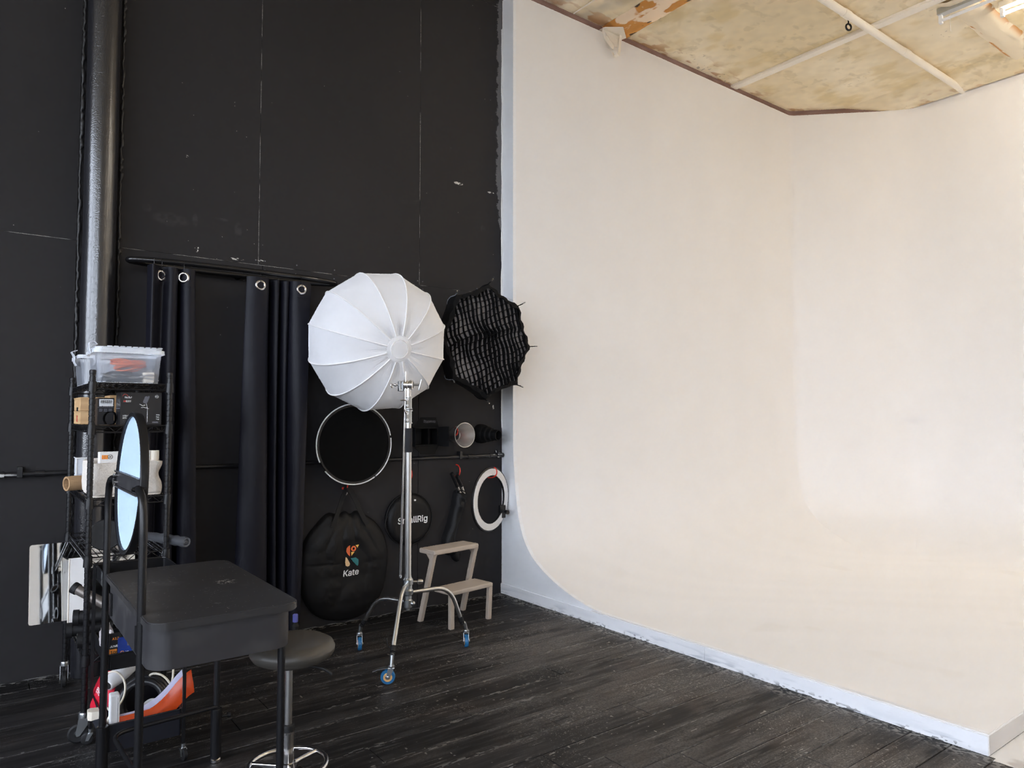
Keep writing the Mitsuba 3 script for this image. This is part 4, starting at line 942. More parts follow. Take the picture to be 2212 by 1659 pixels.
for i, ((x, y), f) in enumerate(zip(posts, ((-1, .15, 0), (1, .2, 0), (-.1, -1, 0), (.6, .8, 0)))):
    f = nrm(f); sd = np.cross(NZ, f); wc = np.array((x, y, .034)) + f * .016
    CS = trimesh.transformations.scale_matrix(1.2, (x, y, 0))
    k = part(t, 'castor', cat(lathe([(0, .106), (.016, .106), (.018, .10), (.018, .088), (.0, .088)], (x, y, 0), (0, 0, 1), 20)).apply_transform(CS), M_GALV, smooth=30)
    for s_ in (-1, 1):
        m = trimesh.creation.extrude_polygon(sg.Polygon([(-.017, .092), (.014, .092), (.024, .036), (.020, .026), (.010, .028), (-.013, .062)]), .002, engine='earcut')
        part(k, 'fork', place(m, f, NZ, np.cross(f, NZ), np.array((x, y, 0)) + sd * s_ * .0145).apply_transform(CS), M_GALV, smooth=False)
    part(k, 'wheel', lathe([(0, -.010), (.010, -.012), (.013, -.009), (.028, -.010), (.034, -.006), (.034, .006), (.028, .010), (.013, .009), (.010, .012), (0, .010)], wc, sd, 32).apply_transform(CS), M_RUBBER, smooth=30)

# ---- clear tub with cables on the top shelf
def tub(x0, x1, y0, y1, z0, z1, flare):
    def ring(z, e, r=.025):
        p = rrect(x0 - e, x1 + e, y0 - e, y1 + e, r); c = np.array([p.exterior.interpolate(s_, True).coords[0] for s_ in np.linspace(0, 1, 80)[:-1]])
        c = np.vstack([c, c[:1]]); return np.c_[c, np.full(len(c), z)]
    return ring, sheet(np.array([ring(z0 + (z1 - z0) * s_, flare * s_) for s_ in np.linspace(0, 1, 8)]))
t = thing('plastic_tub', 'clear plastic tub of orange and grey cables on top of the wire rack', 'storage tub')
ring_, wall_ = tub(-2.980, -2.730, -.985, -.72, 1.572, 1.726, .012)
part(t, 'wall', wall_, M_TUB, smooth=True)
pb = rrect(-2.980, -2.730, -.985, -.72, .025); part(t, 'base', xy(pb, 1.5685, .002), M_TUBRIM, smooth=False)
part(t, 'rim', cat(sheet(np.array([ring_(z, e, .028) for z, e in ((1.722, .012), (1.722, .022), (1.704, .024))])), sheet(np.array([ring_(z, e, .028) for z, e in ((1.7225, .012), (1.732, .012), (1.732, .016))]))), M_TUBRIM, smooth=30)
for q in np.linspace(-2.94, -2.73, 9): part(t, 'rim_notch', rbox(q - .0105, q + .0105, -1.001, -.990, 1.7325, 1.7365, .002, 0), M_TUBRIM, smooth=False)
k = part(t, 'clip', sheet(np.array([[(-3.006, y, 1.70), (-3.014, y, 1.725), (-3.012, y, 1.752), (-2.992, y, 1.757), (-2.980, y, 1.745)] for y in (-.93, -.885)]), .003), M_TUBRIM)
def coil(c, R, r, n, sq, tilt, seed, turns=1):
    g = np.random.default_rng(seed); out = []
    for i in range(n):
        a_ = np.linspace(0, 2 * PI, 60)[:-1]; rr = R * (1 + .10 * (g.random() - .5)); o = (g.random(3) - .5) * np.array([.016, .016, .018])
        ph = g.random() * 6
        out.append(tube(np.c_[c[0] + o[0] + rr * np.cos(a_), c[1] + o[1] + rr * sq * np.sin(a_), c[2] + o[2] + tilt * np.cos(a_ + .3) + .006 * np.sin(2 * a_ + ph)], r, 7, closed=True))
    return cat(*out)
solo('orange_cable', cat(coil((-2.845, -.865, 1.668), .068, .0036, 7, .95, -.006, 4), coil((-2.845, -.865, 1.645), .05, .0036, 3, .9, .006, 9)), M_ORANGE, 'coil of orange extension cable inside the clear tub', 'cable', smooth=True)
g = np.random.default_rng(5); ms = []
for i in range(26):
    c0 = np.array((-2.95 + .19 * g.random(), -.96 + .22 * g.random(), 1.577))
    p_ = [c0 + np.array((.05 * math.cos(q * 2.2 + i), .04 * math.sin(q * 1.7 + i * 2), .010 + .022 * g.random())) for q in range(5)]
    p_ = [np.clip(v, (-2.955, -.972, 1.574), (-2.745, -.735, 1.63)) for v in p_]
    ms.append(tube(smoothpath(p_, 26), .0028, 6))
k = solo('tangled_cables', cat(*ms[:15]), M_GREYCABLE, 'tangle of grey cables at the bottom of the clear tub', 'cables', smooth=True); labels[k]['kind'] = 'stuff'
k = solo('black_cables', cat(*ms[15:], rbox(-2.93, -2.83, -.93, -.80, 1.574, 1.625, .01)), M_RUBBER, 'black cables and a black pouch under the orange cable in the tub', 'cables', smooth=True); labels[k]['kind'] = 'stuff'
t = thing('power_adapter', 'cream mains adapter in the right end of the clear tub', 'adapter')
part(t, 'body', rbox(-2.79, -2.745, -.965, -.905, 1.573, 1.622, .006), M_OFFWHITE)
part(t, 'pin', cat(*[rbox(-2.775 + d_, -2.769 + d_, -.945, -.938, 1.622, 1.634, .001, 0) for d_ in (0, .014)]), M_STEEL)
# second, narrower tub behind
t = thing('plastic_tub', 'narrow clear plastic tub with a clip handle behind the cable tub on the wire rack', 'storage tub')
ring2, wall2 = tub(-3.000, -2.86, -.60, -.33, 1.572, 1.715, .012)
part(t, 'wall', wall2, M_TUB, smooth=True)
part(t, 'base', xy(rrect(-3.000, -2.86, -.60, -.33, .02), 1.5685, .002), M_TUBRIM, smooth=False)
part(t, 'rim', sheet(np.array([ring2(z, e, .02) for z, e in ((1.70, .024), (1.717, .024), (1.717, .012))])), M_TUBRIM, smooth=30)
part(t, 'clip', sheet(np.array([[(-3.024, y, 1.665), (-3.034, y, 1.685), (-3.036, y, 1.715), (-3.046, y, 1.733), (-3.022, y, 1.742)] for y in (-.56, -.50)]), .003), M_TUBRIM)

# ---- second shelf: boxes
Z2 = 1.3735
def woodbox(z, label):
    t = thing('wooden_box', label, 'box', None)
    part(t, 'body', rbox(-3.000, -2.89, -.53, -.245, z, z + .0665, .002, 0), M_WOOD, smooth=False)
    part(t, 'lid_line', rbox(-3.0015, -2.889, -.532, -.244, z + .061, z + .0675, .0015, 0), M_WOOD, smooth=False)
    return t
t = woodbox(Z2, 'lower of the two stacked pine boxes on the second shelf of the wire rack')
part(t, 'stamp', torus((-3.0006, -.40, Z2 + .028), (1, 0, 0), .016, .0012, 24, 5), M_PRINTR, label='faded round red stamp')
t = woodbox(Z2 + .0685, 'upper of the two stacked pine boxes on the second shelf of the wire rack')
part(t, 'latch', rbox(-3.004, -2.998, -.43, -.40, Z2 + .066, Z2 + .086, .001, 0), M_BLKMETAL, smooth=False)
t = thing('pine_block', 'pine block showing behind the black carton with the barcode sticker', 'box')
part(t, 'body', rbox(-2.885, -2.80, -.62, -.45, Z2, Z2 + .146, .002, 0), M_WOOD, smooth=False)
t = thing('carton', 'small black carton with a white barcode sticker left of the microphone box', 'box')
part(t, 'body', rbox(-2.958, -2.888, -.80, -.70, Z2, Z2 + .128, .002, 0), M_BOXBLK, smooth=False)
part(t, 'barcode_label', rbox(-2.952, -2.893, -.8012, -.799, Z2 + .088, Z2 + .122, .0003, 0), M_PRINTW, smooth=False, label='white barcode sticker')
g = np.random.default_rng(3); x = -2.946; bars = []
while x < -2.900:
    w_ = .0006 + .0012 * g.random(); bars.append(box(x, x + w_, -.8018, -.801, Z2 + .102, Z2 + .117)); x += w_ + .0006 + .0012 * g.random()
part(t, 'barcode', cat(*bars), M_BOXBLK, smooth=False)
part(t, 'lettering', cat(*[box(-2.952 + .02 * i, -2.938 + .02 * i, -.8014, -.7995, Z2 + .064 + .008 * j, Z2 + .068 + .008 * j) for i in range(3) for j in range(2)]), M_PRINTG, smooth=False)
part(t, 'seam', box(-2.958, -2.888, -.8012, -.799, Z2 + .0825, Z2 + .0845), M_PRINTG, smooth=False)
solo('black_strap', ribbon(smoothpath([(-2.935, -.905, Z2 + .004), (-2.945, -.91, Z2 + .03), (-2.93, -.905, Z2 + .058), (-2.905, -.90, Z2 + .06), (-2.897, -.905, Z2 + .035), (-2.905, -.91, Z2 + .006), (-2.92, -.915, Z2 + .004)], 40), (.35, 1, 0), .034, .003), M_BLKCLOTH, 'looped black strap lying in front of the barcode carton', 'strap', smooth=True)
t = thing('microphone_box', 'black product box printed with a red and white logo and a microphone', 'box')
mx0, mx1, my = -2.890, -2.716, -.985
part(t, 'body', rbox(mx0, mx1, my, -.86, Z2, Z2 + .152, .002, 0), M_BOXBLK, smooth=False)
fy = my - .0006
def mt(s_, h, x_, z_, mat=None, bold=True): part(t, 'lettering', text(s_, h, (x_, fy, z_), depth=.0004, bold=bold), mat or M_PRINTW, smooth=False)
mt('NJSJ', .0085, mx0 + .017, Z2 + .124); mt('M', .0085, mx0 + .012, Z2 + .106, M_PRINTR); mt('ESS', .0085, mx0 + .0215, Z2 + .106)
mt('USB GAMING', .0062, mx0 + .010, Z2 + .040); mt('MICROPHONE', .0062, mx0 + .010, Z2 + .030)
mt('High quality audio', .0028, mx0 + .010, Z2 + .019, M_PRINTG, False); mt('for game and voice', .0028, mx0 + .010, Z2 + .012, M_PRINTG, False)
mt('Mute', .0045, mx1 - .024, Z2 + .045); mt('Gain', .0045, mx1 - .024, Z2 + .035); mt('Plug', .0045, mx1 - .024, Z2 + .025)
a_ = np.linspace(.25, PI - .1, 20); part(t, 'logo_arc', tube(np.c_[mx0 + .020 + .011 * np.cos(a_), np.full(20, fy), Z2 + .131 + .011 * np.sin(a_)], .0012, 6), M_PRINTR)
part(t, 'round_badge', torus((mx1 - .022, fy, Z2 + .133), (0, 1, 0), .0066, .0007, 24, 6), M_PRINTW)
part(t, 'badge_bar', box(mx1 - .027, mx1 - .017, fy - .0003, my, Z2 + .132, Z2 + .134), M_PRINTW, smooth=False)
part(t, 'footer_pill', xz(rrect(mx1 - .040, mx1 - .014, Z2 + .009, Z2 + .016, .003), my, .0005), M_PRINTG, smooth=False)
part(t, 'printed_microphone', cat(xz(shapely.affinity.rotate(rrect(mx0 + .097, mx0 + .115, Z2 + .100, Z2 + .134, .006), -20), my, .0006), xz(shapely.affinity.rotate(sg.box(mx0 + .110, Z2 + .102, mx0 + .117, Z2 + .136), -20), my, .0005)), M_PRINTG, smooth=False, label='printed grey microphone')
part(t, 'printed_stand', cat(tube([(mx0 + .108, fy, Z2 + .10), (mx0 + .113, fy, Z2 + .075), (mx0 + .113, fy, Z2 + .012)], .0009, 5), tube([(mx0 + .080, fy, Z2 + .097), (mx0 + .092, fy, Z2 + .090), (mx0 + .104, fy, Z2 + .093)], .0016, 5), tube([(mx0 + .086, fy, Z2 + .081), (mx0 + .097, fy, Z2 + .083), (mx0 + .118, fy, Z2 + .076)], .0012, 5)), M_PRINTW)
part(t, 'side_print', rbox(mx0 - .0008, mx0 + .001, -.975, -.872, Z2 + .075, Z2 + .079, .0003, 0), M_PRINTG, smooth=False)

# ---- third shelf: teddy basket
Z3 = 1.048
t = thing('fleece_basket', 'cream teddy-fleece storage basket holding white cartons on the third shelf', 'basket')
def bring(z, e, q):
    p = rrect(-2.992 - e, -2.705 + e * .4, -.985 - e, -.62, .03); c = np.array([p.exterior.interpolate(s_, True).coords[0] for s_ in np.linspace(0, 1, 140)[:-1]])
    w_ = meshkit.noise(np.c_[c * 16, np.full(len(c), z * 20)]) - .5
    nrm_ = c - c.mean(0); nrm_ /= np.linalg.norm(nrm_, axis=1, keepdims=True)
    dentx = np.exp(-((c[:, 0] + 2.70) / .03) ** 2) * -.022 * math.exp(-((z - 1.145) / .035) ** 2)
    c = c + nrm_ * (w_ * .010 + dentx)[:, None]; c = np.vstack([c, c[:1]])
    return np.c_[c, np.full(len(c), z) + .004 * np.sin(np.linspace(0, 25, len(c))) * q]
bp = np.array([bring(z, e, q) for z, e, q in [(Z3, -.012, 0), (Z3 + .006, .0, 0)] + [(Z3 + .006 + .145 * s_, .003 + .006 * math.sin(PI * s_), s_) for s_ in np.linspace(.05, 1, 24)] + [(Z3 + .158, .002, 1), (Z3 + .156, -.006, 1), (Z3 + .12, -.010, .6), (Z3 + .02, -.014, 0)]])
M_FLEECE_B = 'mat_teddy_fleece_bump'
scene[M_FLEECE_B] = {'type': 'twosided', 'bsdf': {'type': 'bumpmap', 'tex': proc(lambda p, n, uv: noise(p.x * 260, p.y * 260, p.z * 260) + .5 * noise(p.x * 120, p.y * 120, p.z * 120), eps=.0007), 'scale': .004, 'bsdf': scene['mat_teddy_fleece']['bsdf']}}
part(t, 'body', sheet(bp), M_FLEECE_B, smooth=True)
part(t, 'base', xy(rrect(-2.99, -2.71, -.985, -.62, .02), Z3, .006), M_FLEECE, smooth=False)
def card(label, x0, x1, y0, y1, z0, z1, r=.002): 
    t = thing('carton', label, 'box'); part(t, 'body', rbox(x0, x1, y0, y1, z0, z1, r, 0), M_CARD, smooth=False); return t
t = card('white carton with an orange battery symbol standing in the fleece basket', -2.962, -2.873, -.955, -.88, Z3 + .006, Z3 + .202)
part(t, 'printed_battery', cat(*[xz(rrect(-2.955 + i * .0062, -2.9495 + i * .0062, Z3 + .170, Z3 + .189, .0015), -.955, .0006) for i in range(4)]), M_PRINTO, smooth=False, label='printed orange battery')
bc = (-2.921, -.9556, Z3 + .180)
part(t, 'printed_symbol', cat(torus(bc, (0, 1, 0), .0098, .0009, 24, 6), tube([(bc[0] - .006, bc[1], bc[2] - .005), (bc[0] + .006, bc[1], bc[2] + .005)], .0011, 5), tube([(bc[0] - .004, bc[1], bc[2] + .005), (bc[0] + .004, bc[1], bc[2] - .005)], .0011, 5)), M_BOXBLK, label='black circular symbol')
card('plain white carton in the right end of the fleece basket', -2.805, -2.755, -.955, -.86, Z3 + .006, Z3 + .206)
t = thing('white_pot', 'rounded white pot beside the plain carton in the fleece basket', 'pot')
part(t, 'body', lathe([(0, 0), (.016, 0), (.019, .004), (.021, .19), (.020, .198), (.0, .198)], (-2.735, -.94, Z3 + .006), (0, 0, 1), 28), M_OFFWHITE, smooth=40)
t = thing('clear_organiser', 'small white-edged clear organiser box behind the cardboard tube on the third shelf', 'box')
part(t, 'body', rbox(-3.0, -2.93, -.44, -.33, Z3 + .07, Z3 + .152, .003, 0), M_TUBRIM, smooth=False)
part(t, 'frame_edge', cat(*[cyl(a_, b_, .0028, n=6) for a_, b_ in (((-3.001, -.442, Z3 + .07), (-3.001, -.442, Z3 + .152)), ((-3.001, -.442, Z3 + .152), (-2.93, -.442, Z3 + .152)), ((-3.001, -.33, Z3 + .152), (-3.001, -.442, Z3 + .152)), ((-2.965, -.442, Z3 + .07), (-2.965, -.442, Z3 + .152)))]), M_WHITE)
part(t, 'lower_half', rbox(-3.0, -2.93, -.44, -.33, Z3, Z3 + .069, .003, 0), M_TUBRIM, smooth=False)
t = thing('cardboard_tube', 'brown cardboard tube lying beside the fleece basket on the third shelf', 'tube')
part(t, 'tube', lathe([(.026, .0), (.0355, 0), (.0355, .24), (.026, .24), (.026, .0)], (-3.056, -.575, Z3 + .0362), (.94, .34, 0), 36), M_KRAFT, smooth=40)
part(t, 'paper_edge', sheet(np.array([[np.array((-3.056, -.575, Z3 + .0362)) + nrm((.94, .34, 0)) * u_ + np.cross(nrm((.94, .34, 0)), NZ) * .0366 * math.cos(a_) + NZ * .0366 * math.sin(a_) for u_ in (.02, .235)] for a_ in np.linspace(.25, 1.6, 8)]), .0008), M_KRAFT)

# ---- fourth shelf
Z4 = .7935
t = thing('black_disc', 'flat black disc standing on the fourth shelf behind the mirror', 'disc')
part(t, 'body', lathe([(0, 0), (.066, 0), (.070, .004), (.070, .018), (.066, .022), (0, .022)], (-2.925, -.90, Z4 + .074), (-.16, -.98, .12), 40), M_RUBBER, smooth=30)
solo('looped_black_cable', tube(smoothpath([(-3.0, -.70, Z4 + .004), (-2.99, -.78, Z4 + .03), (-2.955, -.82, Z4 + .035), (-2.93, -.76, Z4 + .03), (-2.95, -.66, Z4 + .006), (-2.99, -.62, Z4 + .004)], 50), .004, 8), M_RUBBER, 'looped black cable on the left of the fourth shelf', 'cable', smooth=True)
t = thing('wrapped_roll', 'roll in crinkled clear plastic sticking out of the right of the fourth shelf', 'roll')
w0, w1 = np.array((-2.765, -.80, Z4 + .045)), np.array((-2.618, -1.09, Z4 + .034)); wd = nrm(w1 - w0)
part(t, 'core', cyl(w0, w1 - wd * .01, .013, n=20), M_FOAM)
q = np.linspace(0, 1, 30); n_ = meshkit.noise(np.c_[q * 14, q * 0, q * 0])
part(t, 'wrapping', tube(w0 + (w1 - w0) * q[:, None], .0225 + .006 * (n_ - .5), 22, cap=False), M_WRAP, smooth=30)
part(t, 'end_cap', cat(torus(w1, wd, .018, .004, 20, 8), lathe([(0, .004), (.008, .003), (.010, -.006)], w1, wd, 14)), M_WRAP)

# ---- lowest shelf: square mirror, white board, black tubes
Z5 = .3675
t = thing('square_mirror', 'frameless mirror with rounded corners standing on the lowest rack shelf against the wall', 'mirror')
mp = rrect(-3.180, -2.70, Z5, Z5 + .395, .012)
MY = -.345
LEAN = trimesh.transformations.rotation_matrix(math.radians(-11), (1, 0, 0), (0, MY, Z5))
part(t, 'glass', xz(mp, MY, .004).apply_transform(LEAN), M_MIRROR, smooth=False)
part(t, 'back_board', xz(mp.buffer(-.003), MY + .008, .0075).apply_transform(LEAN), M_BLKMETAL, smooth=False)
t = thing('white_board', 'narrow white board leaning upright in front of the square mirror', 'board')
part(t, 'panel', rbox(-3.022, -2.945, -.48, -.468, Z5, Z5 + .335, .002, 0), M_CARD, smooth=False)
part(t, 'edge_strip', rbox(-3.026, -3.022, -.482, -.466, Z5, Z5 + .335, .001, 0), M_OFFWHITE, smooth=False)
def lens_tube(a_, d_, L_, r_, label, mat, rim=True):
    t = thing('black_tube', label, 'tube')
    part(t, 'barrel', lathe([(0, 0), (r_, 0), (r_, L_), (r_ * .8, L_), (r_ * .8, L_ - .02), (0, L_ - .02)], a_, d_, 28), mat, smooth=30)
    if rim: part(t, 'rim', lathe([(r_ * .82, L_ - .022), (r_ * 1.18, L_ - .022), (r_ * 1.2, L_ + .002), (r_ * .82, L_ + .002), (r_ * .82, L_ - .022)], a_, d_, 28), M_RUBBER, smooth=30)
lens_tube((-2.90, -.88, Z5 + .165), (-.62, .50, .40), .19, .022, 'brown-grey tube with a black rim leaning across the white board on the lowest rack shelf', M_BROWNTUBE)
lens_tube((-2.86, -.72, Z5 + .037), (-1, .1, 0), .19, .030, 'short black tube lying on the lowest rack shelf in front of the mirror', M_RUBBER)
lens_tube((-2.86, -.78, Z5 + .104), (-1, .2, 0), .17, .030, 'black tube lying on top of another black tube under the rimmed grey tube', M_RUBBER)
lens_tube((-2.90, -.90, Z5 + .034), (-1, .05, .0), .125, .027, 'black tube nearest the front of the lowest rack shelf', M_RUBBER)
# ================================================================== UTILITY TROLLEY
KEYS0 = set(scene)
t = thing('utility_trolley', 'narrow black three-tier utility trolley tucked between the wire rack and the dressing table', 'trolley')
TX0, TX1, TY0, TY1 = -2.994, -2.706, -1.500, -1.112
for x, y in ((TX0, TY0), (TX1, TY0), (TX0, TY1), (TX1, TY1)):
    part(t, 'post', rbox(x - .007, x + .007, y - .007, y + .007, 0.060, .769, .003, 0), M_BLKMETAL, smooth=30)
def tray(z0, h, mat=M_BLKMETAL):
    x0, x1, y0, y1 = TX0 + .006, TX1 - .006, TY0 + .006, TY1 - .006
    o = rrect(x0, x1, y0, y1, .012); i_ = o.buffer(-.0025)
    k = part(t, 'tray', cat(xy(o, z0, .003), xy(o.difference(i_), z0, h)), mat, smooth=False)
    part(k, 'rolled_rim', tube(np.array([(*o.exterior.interpolate(s_, True).coords[0], z0 + h) for s_ in np.linspace(0, 1, 60)[:-1]]), .0035, 8, closed=True), mat)
    return k
tray(.705, .062); tray(.414, .060); tray(.098, .105, M_NAVY)
for x, y, f in ((TX0, TY0, (-.5, -1, 0)), (TX1, TY0, (.15, -1, 0)), (TX0, TY1, (-1, .2, 0)), (TX1, TY1, (1, .3, 0))):
    f = nrm(f); sd = np.cross(NZ, f); wc = np.array((x, y, .024)) + f * .012
    k = part(t, 'castor', cat(cyl((x, y, .046), (x, y, .064), .009, n=16), rbox(x - .010, x + .010, y - .010, y + .010, .042, .050, .003, 0)), M_GALV)
    part(k, 'wheel', lathe([(0, -.008), (.018, -.009), (.024, -.006), (.024, .006), (.018, .009), (0, .008)], wc, sd, 26), M_RUBBER, smooth=30)
    part(k, 'fork', cat(*[place(trimesh.creation.extrude_polygon(sg.Polygon([(-.010, .046), (.010, .046), (.018, .018), (.006, .018)]), .0015, engine='earcut'), f, NZ, np.cross(f, NZ), np.array((x, y, 0)) + sd * s_ * .0115) for s_ in (-1, 1)]), M_GALV, smooth=False)
# middle tray contents
g = np.random.default_rng(11)
zt = .418
pm = trimesh.creation.icosphere(3); nz_ = meshkit.noise(pm.vertices * 4.2 + 9) ; pm.vertices *= (1 + .45 * (nz_ - .5))[:, None]; pm.apply_scale((.024, .085, .060)); pm.apply_translation((-2.966, -1.300, zt + .068))
solo('crumpled_plastic_bag', pm, M_FILM, 'crumpled whitish plastic bag in the middle tray of the trolley', 'plastic bag', smooth=20)
def pack(label, x0, x1, y0, y1, z0, z1, mat):
    t = thing('product_pack', label, 'packet'); part(t, 'body', rbox(x0, x1, y0, y1, z0, z1, .002, 0), mat, smooth=False); return t
t = pack('black and orange battery packet with 100 printed on it in the middle trolley tray', -2.9840, -2.9410, -1.488, -1.47, zt, zt + .135, M_BOXBLK)
py = -1.4885
part(t, 'lettering', text('A12', .009, (-2.9740, py, zt + .112), depth=.0004, bold=True), M_PRINTO, smooth=False)
part(t, 'lettering', text('JUMBO', .008, (-2.9820, py, zt + .083), depth=.0004, bold=True), M_PRINTW, smooth=False)
part(t, 'orange_block', xz(sg.box(-2.9830, zt + .052, -2.9560, zt + .076), -1.488, .0004), M_PRINTO, smooth=False)
part(t, 'lettering', text('100', .011, (-2.9800, py - .0004, zt + .058), depth=.0004, bold=True), M_BOXBLK, smooth=False)
part(t, 'copper_cells', cat(*[xz(rrect(-2.9830, -2.9570, zt + .018 + .011 * i, zt + .027 + .011 * i, .002), -1.488, .001) for i in range(3)]), M_KRAFT, smooth=False, label='copper-coloured cells')
t = pack('deep blue packet with white lettering beside the battery packet', -2.9540, -2.9040, -1.492, -1.478, zt, zt + .118, M_BLUECARD)
part(t, 'lettering', text('BOSTIK', .009, (-2.9160, -1.4925, zt + .016), (0, 0, 1), (-1, 0, 0), .0004, True), M_PRINTW, smooth=False, label='white lettering reading upwards')
part(t, 'printed_hook', cat(torus((-2.9380, -1.4925, zt + .058), (0, 1, 0), .006, .0015, 18, 6), torus((-2.9380, -1.4925, zt + .042), (0, 1, 0), .006, .0015, 18, 6)), M_PRINTO)
part(t, 'white_panel', xz(sg.box(-2.9210, zt + .082, -2.9080, zt + .110), -1.492, .0004), M_PRINTG, smooth=False)
pack('light blue packet at the right of the deep blue packet in the middle trolley tray', -2.9020, -2.80, -1.486, -1.474, zt, zt + .100, M_LTBLUE)
pack('plain black carton behind the packets in the middle trolley tray', -2.90, -2.75, -1.40, -1.25, zt, zt + .12, M_BOXBLK)

# bottom tray contents
zb = .1025
ro = smoothpath([(-.10, .0), (.10, -.01), (.115, .05), (.10, .10), (.045, .135), (-.045, .14), (-.10, .11), (-.115, .05)], 80, closed=True)
t = thing('red_pouch', 'bright red cloth pouch leaning at the left of the bottom trolley tray', 'pouch')
pd = nrm((-.05, 1, 0)); pn = nrm((-.92, -.05, .38)); pu = np.cross(pn, pd) * 1.0
if pu[2] < 0: pu = -pu
part(t, 'body', place(pillow(ro, .022, .03, .006), -pd, pu, pn, (-2.968, -1.165, zb + .070)), M_REDPOUCH, smooth=True)
part(t, 'lettering', text('eve', .030, np.array((-2.968, -1.165, zb + .070)) + pn * .031 + pu * .045 + pd * .03, -pd, pu, .0006, False), M_PRINTW, smooth=False, label='pale printed lettering')
t = thing('hand_dryer', 'white cylindrical hair dryer body lying across the bottom trolley tray with its cable', 'hair dryer')
h0, h1 = np.array((-2.958, -1.275, zb + .185)), np.array((-2.795, -1.13, zb + .255)); hd = nrm(h1 - h0)
HL = np.linalg.norm(h1 - h0)
part(t, 'body', lathe([(.018, -.0), (.026, .004), (.033, .05), (.036, .09), (.036, HL - .03), (.034, HL - .012), (.024, HL), (0, HL + .002)], h0, hd, 36), M_WHITE, smooth=True)
part(t, 'nozzle', lathe([(0, -.001), (.018, -.001), (.020, .004)], h0, hd, 24), M_DARKHOLE)
part(t, 'end_grille', lathe([(.034, HL - .012), (.030, HL + .004), (.018, HL + .012), (0, HL + .014)], h0, hd, 28), M_OFFWHITE, smooth=30)
part(t, 'label', rbox(-.016, .016, -.004, .004, -.0004, .0006, .0002, 0).apply_transform(np.array([[hd[0], 0, 0, 0], [0, 1, 0, 0], [0, 0, 1, 0], [0, 0, 0, 1.0]])).apply_translation(h0 + hd * HL * .72 + np.array((0, -.01, .036))), M_PRINTG, smooth=False)
part(t, 'cable', tube(smoothpath([h0 - hd * .0 + (.0, 0, -.01), h0 + (-.02, -.02, .04), h0 + (.02, -.06, .07), h0 + (.055, -.07, .02), h0 + (.04, -.09, -.05), h0 + (-.01, -.15, -.075), h0 + (-.02, -.16, -.11)], 60), .0042, 8), M_OFFWHITE, smooth=True)
t = thing('power_strip', 'white power strip standing on end in the bottom trolley tray', 'power strip')
part(t, 'body', rbox(-2.972, -2.938, -1.475, -1.425, zb, zb + .205, .005), M_WHITE, smooth=30)
for z in (zb + .04, zb + .09, zb + .14):
    part(t, 'socket', cat(*[rbox(-2.938, -2.9372, -1.456 + a_, -1.451 + a_, z + b_, z + b_ + .008, .0002, 0) for a_, b_ in ((0, 0), (.012, 0), (.006, .014))]), M_DARKHOLE, smooth=False)
part(t, 'seam', box(-2.9465, -2.945, -1.4756, -1.474, zb + .01, zb + .195), M_PRINTG, smooth=False)
t = thing('mains_plug', 'cream mains plug hanging over the left edge of the bottom trolley tray', 'plug')
part(t, 'body', trimesh.convex.convex_hull(np.array([(-3.018 + a_ * .020, -1.375 + b_ * .026, .218 + c_ * .017) for a_, b_, c_ in [(-1, .6, 1), (-1, .6, -1), (-1, -.6, 1), (-1, -.6, -1), (1, 1, .8), (1, 1, -.8), (1, -1, .8), (1, -1, -.8), (-.4, 1, 1), (-.4, -1, 1), (-.4, 1, -1), (-.4, -1, -1)]])), M_OFFWHITE, smooth=False)
part(t, 'cable', tube(smoothpath([(-3.0, -1.37, .222), (-2.975, -1.38, .235), (-2.955, -1.40, .20), (-2.95, -1.40, .13)], 24), .004, 8), M_OFFWHITE, smooth=True)
t = thing('black_hose', 'thick coil of black ribbed hose standing in the bottom trolley tray', 'hose')
hc = np.array((-2.825, -1.315, zb + .098)); ha = nrm((-.35, -.92, .22))
for i, (off, R_) in enumerate(((-.036, .086), (-.010, .092), (.018, .088), (.044, .080))):
    part(t, 'loop', torus(hc + ha * off + NZ * (.006 * (i % 2)), ha + np.array((.04 * i, 0, .03 * i)), R_, .0135, 56, 12), M_HOSE, smooth=True)
solo('white_disc', lathe([(0, 0), (.030, 0), (.036, .004), (.036, .02), (0, .02)], hc - ha * .02 + (.03, 0, -.03), ha, 30), M_CARD, 'white disc seen through the coil of black hose', 'disc', smooth=30)
def bent(x0, x1, mat, name, label, dz, dy):
    pts = [(-2.955, -1.478 + dy, zb + .055 + dz), (-2.91, -1.482 + dy, zb + .045 + dz), (-2.86, -1.478 + dy, zb + .062 + dz), (-2.80, -1.466 + dy, zb + .082 + dz), (-2.75, -1.455 + dy, zb + .115 + dz), (-2.700, -1.45 + dy, zb + .165 + dz), (-2.655, -1.45 + dy, zb + .195 + dz)]
    p_ = smoothpath(pts, 40); p_[:, 2] = np.maximum(p_[:, 2], zb + .070); p_[:, 1] = np.maximum(p_[:, 1], -1.482 + dy); a_ = int(x0 * 39); b_ = int(x1 * 39) + 1
    q_ = p_[a_:b_]
    g_ = np.stack([q_ + (0, -.004, -.045), q_ + (-.004, -.004, -.01), q_ + (-.008, .006, .02), q_ + (-.010, .016, .045)], 1)
    return solo(name, sheet(g_, .0015), mat, label, 'document wallet' if mat == M_FOLDER else 'paper', smooth=True)
bent(.02, 1.0, M_FOLDER, 'orange_wallet', 'bent orange plastic wallet along the front of the bottom trolley tray', -.006, .0)
bent(.06, .90, M_LILAC, 'lilac_papers', 'lilac papers curling behind the orange wallet in the bottom trolley tray', .012, .024)
